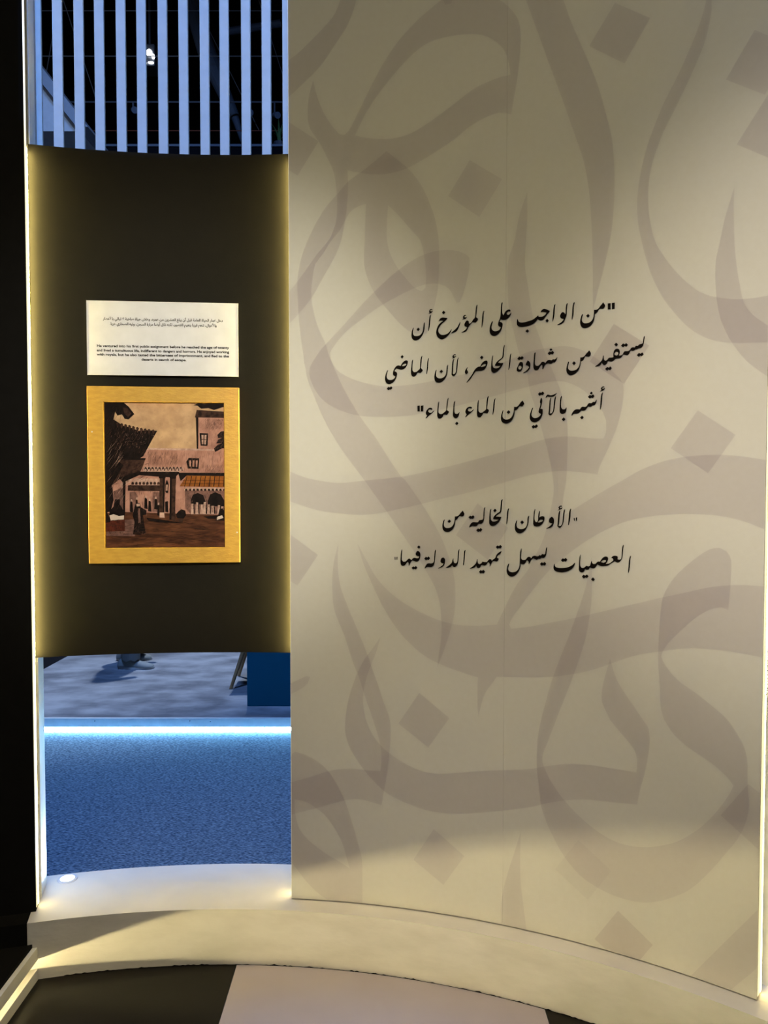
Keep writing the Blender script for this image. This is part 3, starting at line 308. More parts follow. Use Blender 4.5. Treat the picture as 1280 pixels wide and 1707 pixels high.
 [['871.4 1432.8 873.0 1431.8 871.0 1423.5 870.1 1411.1 869.2 1400.0 867.4 1390.3 865.6 1385.1 864.4 1385.9 865.0 1395.8 865.9 1408.3 866.8 1420.7 869.3 1430.4'],['852.1 1459.3 853.5 1458.2 851.8 1448.2 851.1 1435.8 849.1 1421.9 844.2 1417.0 837.2 1412.0 833.1 1407.8 841.5 1407.2 850.2 1406.7 847.1 1399.7 840.9 1389.9 831.8 1382.1 822.7 1379.6 816.3 1381.8 813.2 1388.0 813.1 1399.2 814.0 1413.1 815.4 1425.7 818.2 1430.6 819.3 1429.9 818.2 1420.1 817.9 1407.6 819.0 1397.9 823.3 1393.1 830.3 1393.2 837.3 1395.4 841.5 1398.9 833.1 1398.8 825.4 1400.5 825.3 1403.5 830.2 1411.2 838.6 1418.3 844.9 1422.5 846.5 1431.6 847.6 1444.0 848.9 1455.1'],['830.6 1431.1 835.8 1426.3 830.6 1420.6 825.0 1425.1'],['800.4 1435.5 801.1 1434.1 799.7 1424.4 799.1 1411.8 797.7 1397.8 794.2 1389.4 788.6 1385.4 782.9 1385.7 779.4 1383.6 776.6 1379.3 770.2 1377.8 763.0 1378.4 758.1 1376.9 754.5 1374.0 752.8 1374.7 754.5 1380.3 759.4 1387.4 765.1 1390.3 773.0 1389.8 779.3 1389.9 783.6 1395.9 788.5 1397.0 793.5 1397.8 795.3 1402.0 795.8 1413.2 796.9 1425.7 798.3 1432.7'],['755.8 1409.6 760.1 1407.4 764.3 1410.7 769.3 1405.8 764.1 1399.9 760.1 1401.2 755.8 1399.3 750.4 1404.2'],['779.9 1371.7 783.7 1369.6 787.9 1373.2 793.2 1368.1 787.6 1362.0 784.1 1363.3 779.9 1360.9 774.2 1366.0']],
 [['733.3 1424.4 735.8 1419.5 738.4 1415.3 736.5 1409.6 731.5 1406.3 724.3 1407.8 720.8 1405.2 716.5 1398.8 712.2 1395.2 710.8 1394.5 710.1 1386.7 707.9 1376.8 702.2 1367.5 693.6 1361.0 685.7 1358.7 678.4 1360.7 672.6 1366.3 670.7 1374.1 671.1 1383.3 674.7 1394.7 677.6 1397.2 678.0 1395.9 675.8 1387.6 675.2 1380.5 677.7 1374.2 684.2 1371.0 692.8 1372.0 700.7 1376.7 705.8 1385.2 708.3 1395.2 708.9 1406.2 715.7 1407.3 720.8 1410.1 726.5 1417.3'],['691.8 1396.8 697.4 1391.9 691.8 1386.4 686.4 1391.0']],
 [['1217.2 1306.5 1218.8 1305.9 1217.3 1298.1 1216.5 1286.4 1215.6 1276.0 1214.5 1265.6 1212.3 1259.0 1211.0 1258.9 1211.7 1269.3 1212.4 1281.0 1213.2 1292.7 1215.4 1302.5'],['1197.6 1335.9 1199.1 1335.2 1197.5 1324.5 1196.7 1311.4 1195.2 1299.7 1191.5 1291.7 1185.2 1286.2 1180.1 1286.2 1175.0 1288.9 1169.9 1285.4 1163.5 1281.2 1157.2 1276.9 1149.5 1274.6 1139.1 1273.4 1132.7 1275.1 1127.5 1277.5 1124.2 1272.7 1119.8 1267.2 1113.2 1266.2 1108.0 1267.9 1106.7 1267.9 1102.8 1261.7 1096.9 1261.4 1093.0 1262.5 1090.4 1256.4 1084.5 1253.2 1078.6 1254.5 1075.9 1259.7 1075.8 1270.4 1076.1 1283.8 1077.3 1295.8 1079.7 1303.9 1080.7 1303.3 1080.2 1294.6 1079.3 1282.6 1080.0 1271.9 1083.8 1266.1 1089.0 1266.0 1092.9 1269.2 1096.8 1272.7 1102.7 1271.0 1107.3 1273.9 1108.6 1279.9 1111.1 1287.3 1112.4 1286.7 1113.1 1281.4 1117.0 1278.7 1122.2 1279.9 1125.4 1283.3 1129.3 1286.2 1134.5 1286.1 1137.7 1291.8 1142.8 1298.0 1149.2 1301.3 1155.0 1300.5 1157.0 1296.0 1155.1 1288.7 1150.7 1280.6 1158.4 1281.6 1166.0 1286.6 1171.1 1291.4 1170.4 1295.9 1165.3 1298.6 1169.7 1303.1 1176.1 1304.7 1181.8 1303.6 1183.4 1300.4 1182.5 1295.2 1187.6 1294.1 1192.1 1296.3 1193.3 1303.5 1193.8 1316.5 1195.1 1329.6','1145.4 1291.5 1151.2 1290.9 1150.6 1286.5 1144.2 1283.6 1137.1 1285.2 1140.3 1288.6'],['1089.2 1247.3 1093.8 1244.6 1098.4 1248.4 1103.4 1243.4 1099.1 1238.0 1094.5 1239.6 1089.9 1236.1 1084.4 1241.2'],['1115.4 1240.9 1121.1 1235.5 1115.8 1229.6 1109.9 1234.8'],['1005.3 1274.0 1007.1 1273.4 1007.4 1268.7 1010.8 1264.7 1018.2 1263.1 1028.9 1263.1 1040.9 1265.0 1051.6 1269.3 1058.8 1274.3 1063.4 1279.5 1065.4 1279.3 1063.5 1272.5 1058.3 1264.2 1050.3 1257.8 1039.7 1252.9 1026.4 1250.6 1014.3 1251.6 1006.8 1255.1 1003.7 1260.4 1003.8 1268.5'],['1030.0 1291.2 1034.1 1289.4 1038.5 1292.6 1043.4 1287.5 1038.5 1281.9 1034.1 1283.6 1030.1 1280.4 1024.3 1285.6']],
 [['983.9 1321.5 985.3 1320.5 983.6 1310.3 982.7 1300.8 978.7 1292.5 973.9 1289.8 969.2 1290.1 964.4 1286.7 959.7 1287.0 954.9 1283.7 949.4 1285.9 943.9 1287.1 939.2 1282.8 935.8 1275.8 932.8 1270.9 931.0 1271.2 931.4 1277.0 928.9 1280.3 926.1 1280.9 923.4 1276.7 919.3 1271.0 913.1 1269.1 908.0 1270.3 907.6 1263.7 904.9 1253.9 900.1 1244.8 891.8 1235.4 882.1 1231.5 873.7 1233.3 868.8 1238.6 866.4 1246.8 867.3 1258.0 870.1 1266.4 872.8 1270.0 874.2 1269.0 872.2 1260.9 870.8 1253.9 873.7 1247.8 880.7 1244.6 889.0 1245.3 895.9 1248.7 901.4 1255.2 904.1 1264.9 905.1 1280.1 905.3 1293.9 906.4 1306.3 909.4 1315.4 911.0 1314.8 910.1 1305.1 909.2 1294.1 909.5 1285.8 912.3 1282.5 917.9 1281.7 923.3 1284.2 927.4 1289.9 932.2 1291.8 936.4 1290.9 938.5 1287.5 942.5 1293.2 949.4 1295.7 954.8 1294.0 960.3 1295.2 962.7 1298.0 966.4 1296.8 971.1 1301.7 975.9 1300.2 979.3 1302.0 980.3 1310.2 981.6 1318.4'],['969.3 1277.5 973.4 1275.2 978.1 1278.8 982.9 1273.2 978.2 1268.0 973.4 1269.4 969.3 1266.9 963.9 1272.1']],
 [['850.4 1306.0 850.4 1303.2 847.7 1298.2 842.1 1293.9 837.9 1289.6 837.2 1286.1 842.8 1282.8 840.7 1277.9 836.5 1274.6 829.5 1275.4 824.6 1274.8 821.1 1268.8 816.9 1260.0 815.2 1259.9 815.5 1265.8 813.3 1270.6 809.8 1270.5 805.6 1264.1 799.2 1260.8 793.5 1262.3 789.7 1261.4 787.2 1255.7 782.2 1252.7 776.5 1254.6 774.4 1260.2 772.2 1255.9 765.8 1252.2 755.6 1250.0 755.1 1251.1 761.5 1255.5 768.7 1261.4 773.6 1267.2 775.7 1272.9 777.1 1279.7 778.8 1279.3 778.9 1273.0 780.7 1266.7 785.0 1264.8 790.0 1267.7 793.5 1272.8 800.6 1271.6 806.9 1271.8 811.2 1277.6 815.4 1281.5 820.3 1280.0 821.8 1275.8 825.3 1280.1 831.6 1284.5 834.4 1291.6 837.8 1297.2 844.1 1302.3'],['839.1 1322.6 842.6 1320.3 847.5 1324.0 852.4 1318.8 846.9 1313.5 843.1 1314.8 838.9 1311.9 833.2 1317.3'],['788.3 1247.6 792.2 1245.1 796.4 1248.6 801.8 1243.6 796.9 1237.4 792.6 1239.5 788.4 1236.5 782.7 1241.9']],
 [['740.6 1306.4 742.1 1305.0 740.7 1295.8 740.0 1283.1 738.9 1271.7 736.9 1260.4 735.1 1258.6 734.6 1260.3 735.7 1274.5 736.7 1288.6 737.8 1301.4'],['722.4 1307.8 723.4 1306.7 722.0 1295.3 721.1 1281.1 719.7 1268.3 716.4 1259.7 709.9 1253.1 704.2 1254.4 701.3 1258.5 696.9 1254.1 689.7 1251.1 681.8 1249.8 682.2 1251.6 688.3 1256.0 694.8 1261.2 699.8 1267.0 701.9 1274.9 704.1 1279.9 704.9 1278.5 705.3 1272.2 707.7 1265.8 712.8 1265.3 716.4 1268.9 717.7 1281.0 718.4 1295.2 720.1 1303.7'],['673.7 1281.9 678.1 1278.5 679.5 1272.8 678.4 1264.3 674.5 1255.6 668.0 1251.1 658.6 1247.3 657.6 1248.2 665.1 1253.2 671.6 1258.4 674.9 1263.5 668.7 1264.3 665.1 1268.2 665.8 1274.6 668.7 1279.7'],['650.5 1305.2 651.2 1303.8 649.8 1293.5 648.8 1279.1 646.9 1264.8 643.3 1256.1 637.5 1251.7 629.5 1251.4 622.9 1251.3 619.3 1248.3 617.1 1246.1 615.9 1247.0 617.8 1252.5 622.2 1259.8 628.0 1262.9 636.0 1262.4 642.6 1264.7 645.0 1270.5 645.9 1283.4 646.9 1297.7 648.3 1302.7'],['619.9 1282.7 624.0 1280.2 628.0 1283.6 633.1 1278.5 628.0 1272.9 624.0 1274.2 620.0 1271.5 614.4 1276.8']],
 [['595.1 1300.1 600.2 1296.6 602.7 1290.9 602.4 1282.3 600.2 1273.6 595.1 1267.8 589.3 1266.5 581.9 1268.9 576.8 1269.5 572.4 1263.6 568.0 1254.1 565.8 1254.1 566.1 1259.8 564.3 1264.1 561.4 1264.1 557.7 1258.9 552.6 1253.7 545.9 1252.9 541.5 1256.4 540.0 1265.0 540.5 1279.5 541.5 1292.5 543.7 1302.6 545.9 1303.0 545.5 1294.0 544.4 1279.6 545.2 1270.2 549.6 1265.5 555.5 1266.1 560.6 1270.5 565.0 1275.0 569.4 1275.5 572.4 1273.0 575.3 1271.6 579.0 1276.7 584.8 1278.7 592.2 1277.0 598.0 1278.6 599.5 1283.7 593.6 1283.8 588.5 1286.3 587.8 1291.3 590.7 1297.8'],['598.0 1316.9 603.1 1311.7 598.0 1306.2 592.1 1311.5'],['580.5 1252.3 584.2 1250.2 588.5 1253.6 593.7 1248.3 587.8 1242.8 584.2 1244.4 580.2 1242.2 574.6 1247.1']],
 [['521.6 1279.4 524.3 1279.9 524.6 1271.2 522.3 1270.8'],['527.9 1279.9 531.2 1280.0 530.5 1271.3 528.2 1271.0']],
]
STROKES = [
 ['367.4 3029.1 352.4 2977.0 329.9 2928.9 277.4 2877.1 224.9 2829.8 170.4 2783.4 169.9 2678.1 247.0 2743.6 294.0 2787.8 335.3 2844.1 376.5 2901.5 402.6 2972.0 417.5 3023.7'],
 ['267.6 2742.5 276.9 2702.2 299.2 2644.7 329.1 2597.6 349.7 2574.6 364.7 2571.7 377.8 2581.7 411.5 2642.1 445.2 2705.4 486.0 2774.3 532.2 2834.5 596.4 2892.5 663.7 2935.8 708.7 2955.5 787.2 2940.0 836.7 2902.3 870.1 2868.0 891.1 2833.0 898.3 2789.4 895.3 2720.8 885.3 2648.3 871.8 2570.8 838.4 2581.6 804.9 2576.7 755.0 2558.3 699.3 2522.4 630.2 2486.7 562.1 2456.5 515.8 2446.5 469.3 2445.0 422.6 2452.1 373.9 2464.4 375.7 2429.9 373.7 2368.3 364.2 2299.7 354.7 2254.6 333.8 2204.3 297.8 2143.4 263.6 2085.5 221.8 2034.8 170.5 1983.9 171.0 2085.8 195.6 2107.5 239.3 2161.7 281.0 2217.4 318.9 2261.7 337.8 2311.9 341.7 2357.3 339.9 2402.9 332.5 2456.0 313.8 2500.6 285.8 2554.8 257.8 2596.2 250.4 2634.7 252.5 2685.4','398.4 2567.5 433.9 2634.8 480.5 2696.5 537.8 2757.7 583.8 2795.9 629.4 2819.3 687.5 2825.9 743.2 2823.2 787.8 2811.6 826.8 2785.3 853.3 2751.2 865.8 2711.4 869.4 2683.5 832.6 2681.8 765.3 2664.1 698.9 2625.6 629.9 2585.6 573.1 2558.6 526.9 2549.1 480.5 2549.9 433.9 2557.5'],
 ['495.3 2512.8 562.1 2454.7 602.8 2401.0 630.5 2341.4 647.1 2290.2 656.4 2234.3 658.4 2163.0 654.9 2092.0 644.0 2039.2 629.4 1986.3 620.2 1958.0 585.0 1959.8 562.7 1969.9 532.8 1996.6 499.1 2036.3 469.2 2072.3 444.8 2113.5 427.9 2165.3 426.1 2205.4 428.0 2250.8 431.8 2359.3 413.1 2355.0 384.9 2340.4 366.1 2312.3 349.1 2282.2 324.5 2256.0 294.2 2211.4 273.4 2184.6 263.8 2144.5 259.8 2085.6 269.1 2028.2 284.1 1981.7 302.9 1940.6 316.1 1899.6 333.1 1858.6 363.3 1795.2 412.4 1713.0 463.4 1644.0 504.9 1579.2 542.5 1525.7 553.8 1516.5 598.8 1454.3 639.9 1390.7 667.9 1340.1 692.1 1278.8 707.1 1222.8 711.0 1164.8 707.5 1108.1 694.7 1056.2 678.1 1003.9 655.9 945.4 661.4 990.0 666.9 1030.8 668.6 1076.8 664.7 1129.8 651.6 1180.6 621.6 1236.5 585.9 1292.6 546.4 1349.0 504.9 1407.7 463.3 1464.8 425.4 1516.7 385.6 1568.8 343.9 1626.7 302.3 1697.8 274.0 1761.3 247.6 1828.6 236.4 1890.1 221.7 1999.7 216.3 2086.7 216.6 2143.9 228.1 2202.5 249.1 2258.8 275.7 2309.2 304.1 2353.7 339.9 2392.0 375.7 2429.9 405.7 2449.6 452.5 2480.5','500.9 2350.7 538.2 2311.9 573.4 2269.7 599.4 2239.0 608.6 2209.7 616.1 2164.5 618.0 2126.8 616.2 2094.7 605.2 2086.4 592.2 2090.8 573.6 2106.4 551.3 2133.0 527.1 2165.1 506.6 2206.2 497.2 2246.5 497.2 2300.6'],
 ['751.1 2171.1 749.5 2137.8 740.6 2099.8 729.8 2061.8 720.8 2044.7 711.7 2043.6 704.4 2058.3 695.2 2078.5 676.9 2095.8 654.9 2104.5 619.9 2105.2 584.8 2096.7 538.3 2077.8 480.4 2049.9 422.1 2012.3 363.6 1968.5 318.0 1910.7 321.8 1888.4 338.7 1858.5 380.4 1831.7 433.3 1813.9 491.7 1803.3 562.8 1804.9 631.6 1813.5 701.5 1825.1 768.8 1838.2 858.2 1861.7 924.9 1885.3 973.4 1892.3 1031.5 1894.8 1080.4 1879.3 1132.0 1843.7 1168.3 1809.7 1191.2 1780.2 1193.2 1747.3 1188.8 1706.4 1174.7 1654.2 1154.1 1603.3 1139.6 1571.9 1131.5 1553.6 1125.2 1530.2 1076.7 1537.3 1029.3 1541.1 981.2 1538.0 927.3 1527.9 883.2 1515.8 828.0 1500.0 742.9 1476.6 656.5 1456.4 598.8 1441.5 538.8 1428.2 469.0 1412.9 410.1 1408.8 349.2 1412.2 272.9 1423.1 168.1 1456.7 168.5 1554.5 221.8 1530.0 278.9 1515.0 345.6 1507.5 427.3 1514.8 538.8 1525.7 598.7 1536.5 685.8 1556.0 769.8 1576.8 854.3 1598.8 926.7 1620.2 970.1 1631.4 1018.2 1638.8 1065.7 1637.5 1107.6 1631.3 1140.7 1630.3 1147.1 1645.1 1146.7 1681.8 1138.3 1703.7 1111.6 1740.0 1074.6 1773.9 1027.2 1795.1 979.3 1796.1 925.6 1785.1 858.7 1770.7 747.4 1744.9 655.8 1726.1 562.9 1712.1 480.4 1710.0 410.5 1714.9 349.9 1732.4 302.4 1759.1 274.0 1791.1 255.2 1832.2 253.4 1862.0 274.4 1900.5 302.9 1935.1 363.6 1996.0 422.2 2058.0 480.4 2111.7 538.3 2157.2 597.6 2189.1 643.6 2201.6 683.9 2201.8 716.7 2195.3 742.1 2182.4'],
 ['893.9 2940.0 918.5 2868.9 946.5 2788.8 977.8 2698.5 1015.8 2592.3 1048.4 2496.3 1075.7 2415.1 1087.7 2360.2 1096.5 2302.7 1100.3 2251.0 1104.2 2182.7 1106.8 2083.2 1107.7 1985.3 1121.9 2041.7 1139.3 2110.4 1153.3 2175.6 1159.2 2225.2 1163.4 2291.2 1162.6 2367.6 1155.4 2445.2 1140.2 2513.2 1115.0 2604.9 1083.1 2689.0 1046.0 2780.0 1018.7 2859.2 999.8 2913.5'],
 ['1400.3 2788.5 1392.2 2746.3 1383.9 2711.3 1361.3 2651.7 1325.1 2576.4 1288.1 2508.5 1255.2 2428.3 1237.2 2367.2 1226.9 2305.4 1224.3 2254.6 1228.0 2204.3 1236.3 2162.8 1246.2 2121.3 1264.0 2064.3 1294.2 1999.8 1328.4 1951.3 1362.1 1912.9 1395.1 1887.5 1431.8 1871.2 1480.7 1861.4 1577.2 1853.6 1575.3 1972.7 1514.0 1970.0 1470.5 1973.2 1424.4 1985.7 1387.6 2003.1 1356.0 2030.9 1322.4 2070.3 1292.8 2114.2 1270.7 2157.3 1255.9 2225.1 1252.3 2270.3 1254.9 2319.1 1265.1 2370.8 1288.9 2434.7 1321.6 2495.3 1358.0 2567.1 1389.3 2638.4 1404.3 2704.5 1405.2 2741.7 1404.6 2787.0'],
 ['1466.4 2255.8 1455.6 2219.0 1443.4 2174.7 1435.4 2129.1 1424.6 2074.5 1425.6 2007.0 1435.2 1938.3 1453.2 1888.8 1476.6 1848.2 1508.2 1807.3 1579.0 1747.4 1577.1 1861.0 1514.7 1928.1 1493.2 1961.0 1482.7 2007.7 1473.4 2066.4 1468.3 2123.1 1465.7 2207.9'],
 ['169.7 2634.5 283.9 2556.8 217.8 2455.9 169.1 2488.6'],
 ['750.0 2458.1 846.5 2389.8 779.4 2289.0 685.2 2360.7'],
 ['1159.7 2812.3 1253.0 2745.1 1186.9 2643.5 1091.1 2714.8'],
 ['1508.0 2631.9 1589.5 2566.0 1533.7 2465.9 1442.5 2530.3'],
 ['1547.1 2473.5 1470.4 2361.1 1559.3 2298.6 1627.2 2405.8'],
 ['1165.3 1944.8 1260.0 1877.2 1194.4 1778.4 1100.7 1846.0'],
 ['1385.8 1696.5 1478.4 1628.7 1413.2 1531.3 1319.1 1599.4'],
 ['163.8 1364.2 278.2 1282.0 212.8 1184.8 163.1 1214.7'],
 ['777.7 1446.3 869.8 1374.6 809.2 1278.7 712.2 1350.0'],
 ['599.8 861.9 693.6 791.4 628.3 694.6 533.6 761.9'],
 ['645.8 442.2 741.5 371.3 676.4 271.8 581.6 338.2'],
 ['1080.8 481.4 1174.2 412.2 1109.6 312.9 1014.2 380.9'],
 ['1193.6 303.6 1288.5 234.6 1228.2 138.7 1129.3 204.3'],
 ['1521.6 734.9 1596.1 690.5 1598.6 537.0 1456.6 637.1'],
 ['343.3 1320.3 327.9 1252.5 323.9 1177.1 331.4 1105.5 361.9 1030.7 390.5 942.8 403.8 913.1 426.7 844.2 453.5 768.0 465.0 732.8 474.5 699.4 480.2 652.4 476.4 608.5 438.1 607.7 372.7 609.2 312.8 598.3 250.9 576.2 160.0 548.1 159.5 443.5 202.1 456.5 270.0 476.8 360.9 507.0 409.1 514.0 443.8 509.0 480.2 500.6 487.9 544.9 495.6 587.3 505.1 665.6 508.9 724.4 507.0 771.4 486.0 828.5 468.8 880.3 451.7 926.5 432.6 980.3 404.0 1049.0 373.5 1119.7 348.8 1188.8 341.2 1252.7'],
 ['476.5 1029.1 451.7 992.4 421.1 949.7 396.1 895.7 376.9 836.1 365.2 774.8 363.3 744.2 365.1 715.7 382.4 668.9 420.8 612.2 457.2 572.9 491.7 543.3 539.5 521.1 600.3 502.7 647.6 496.7 716.9 499.7 803.7 515.3 933.7 549.9 988.3 571.6 1042.1 589.8 1107.0 603.4 1175.5 609.8 1242.5 616.8 1250.0 660.4 1262.3 711.4 1271.2 764.8 1273.9 806.9 1268.8 837.6 1255.8 855.5 1237.9 879.5 1213.3 912.8 1186.9 951.4 1173.4 985.3 1164.9 1014.8 1153.7 972.8 1144.2 929.2 1142.9 891.5 1156.5 862.6 1166.6 841.9 1198.2 807.8 1224.5 780.1 1237.7 758.8 1241.2 732.6 1239.8 707.2 1174.6 705.3 1111.1 704.6 1053.3 698.7 987.5 681.4 932.9 664.5 832.3 647.1 746.1 630.9 658.6 615.6 600.2 621.0 552.7 639.3 510.8 662.3 480.3 686.5 451.6 720.6 430.5 766.7 421.0 824.9 426.8 878.2 444.0 933.7 463.1 981.6'],
 ['404.3 1319.2 432.8 1267.3 468.9 1208.3 522.0 1157.7 586.2 1119.2 657.4 1091.0 714.9 1079.3 771.9 1078.9 837.3 1086.5 846.2 1105.0 869.3 1156.3 895.7 1207.4 929.1 1253.0 951.6 1297.7 972.2 1342.0 985.7 1391.0 995.7 1439.6 1002.3 1482.8 1000.3 1515.5 993.1 1558.6 980.7 1612.2 964.7 1667.8 946.9 1727.1 930.9 1776.2 921.8 1830.3 902.2 1874.7 884.3 1941.8 869.8 2007.1 864.1 2078.6 865.4 2149.5 884.4 2211.2 898.0 2279.9 920.2 2343.4 920.7 2275.2 917.6 2207.3 914.6 2139.1 921.9 2086.9 940.0 1980.6 962.9 1913.6 978.8 1869.7 1001.5 1815.4 1020.6 1766.6 1032.9 1718.4 1040.2 1665.4 1040.6 1610.9 1038.0 1515.4 1029.9 1467.4 1025.2 1409.0 1057.4 1430.1 1089.2 1450.9 1140.5 1483.2 1195.6 1514.9 1240.2 1540.9 1299.5 1564.5 1361.9 1576.1 1430.1 1579.3 1497.7 1573.2 1582.0 1556.4 1585.0 1374.9 1545.1 1391.5 1491.6 1411.1 1432.3 1422.1 1363.9 1423.7 1291.9 1419.1 1222.5 1406.1 1167.7 1384.9 1105.2 1349.5 1048.2 1306.5 1000.5 1264.8 962.6 1219.5 929.6 1175.6 906.8 1142.5 885.6 1112.8 875.0 1088.9 880.5 1076.8 930.2 1085.6 984.4 1100.1 1065.1 1121.7 1143.7 1146.5 1220.3 1170.9 1294.6 1194.8 1366.6 1216.5 1412.9 1231.1 1458.2 1240.8 1502.6 1245.8 1587.1 1245.0 1590.1 1062.1 1543.2 1066.1 1483.8 1070.5 1437.2 1070.9 1382.2 1067.5 1344.2 1061.4 1296.3 1049.4 1236.2 1032.7 1171.6 1003.7 1118.7 979.1 1066.5 961.3 1002.9 945.9 931.1 936.9 838.1 930.1 827.3 913.0 805.7 882.0 791.2 840.8 784.1 803.6 780.3 839.7 780.0 896.1 781.7 923.5 745.0 931.6 687.6 947.5 627.8 971.4 575.0 1009.2 527.7 1059.2 486.0 1122.9 451.8 1191.1 421.4 1261.5'],
 ['1110.7 1298.8 1096.4 1218.1 1075.1 1146.5 1055.2 1086.5 1028.4 1013.0 1003.0 940.7 984.3 871.8 970.7 815.5 960.6 759.2 959.4 675.5 965.1 621.1 974.3 554.9 999.4 493.6 1038.2 428.5 1086.9 379.3 1141.4 353.9 1193.1 343.0 1243.9 343.1 1284.0 352.8 1328.0 375.6 1381.6 416.2 1427.7 473.7 1464.0 529.1 1505.1 599.2 1524.0 668.5 1520.2 734.6 1519.4 788.9 1511.7 826.1 1495.5 857.2 1470.5 891.7 1439.4 916.3 1392.8 948.7 1345.3 977.3 1315.5 1009.1 1301.1 1036.8 1305.7 1052.1 1319.4 1074.8 1348.2 1108.7 1385.6 1147.8 1422.5 1175.1 1450.3 1183.9 1467.8 1177.8 1471.3 1234.1 1473.1 1307.1 1461.3 1329.7 1443.7 1338.2 1416.0 1330.6 1379.1 1301.8 1341.7 1264.5 1316.0 1227.2 1300.9 1185.5 1296.8 1134.5 1294.3 1081.9 1293.6 1016.2 1299.0 954.5 1301.2 903.9 1311.0 864.3 1320.6 851.1 1337.9 827.9 1376.6 799.2 1432.6 770.2 1469.7 743.3 1487.4 722.2 1470.6 685.0 1438.9 632.6 1397.7 581.9 1350.8 540.6 1302.7 515.2 1258.3 500.8 1211.3 496.4 1165.0 504.7 1117.8 527.4 1075.1 557.3 1031.7 598.5 992.9 652.2 975.0 702.7 992.2 758.2 1014.3 821.0 1034.6 877.8 1061.4 952.1 1081.3 1012.9 1097.7 1074.6 1110.3 1155.9 1113.1 1219.1'],
 ['203.0 655.4 239.6 645.1 282.0 621.8 314.7 590.7 341.7 548.0 366.7 493.9 387.8 430.1 403.2 377.5 416.6 324.9 418.5 257.7 418.4 134.3 352.4 128.1 333.1 165.3 313.7 177.5 269.1 207.5 232.3 244.3 209.2 274.3 159.1 350.2 160.3 617.6','200.4 502.9 239.1 494.7 271.9 475.0 298.9 455.2 329.8 414.6 354.8 368.1 368.3 320.9 377.9 288.9 347.0 307.7 298.6 333.5 244.4 373.1 215.5 408.6 202.1 456.5'],
 ['912.7 474.3 895.1 411.5 875.6 346.1 859.7 280.9 854.5 234.1 854.9 146.0 936.3 145.9 921.2 258.7 913.7 318.9 911.4 387.3'],
 ['1585.9 469.8 1430.9 244.6 1371.2 157.4 1469.4 155.5 1588.1 331.6'],
 ['161.5 860.0 240.5 898.1 252.0 896.5 244.3 875.2 217.2 853.5 161.3 827.4'],
 ['658.2 2957.6 674.6 2920.1 692.6 2920.4 701.5 2949.9'],
]
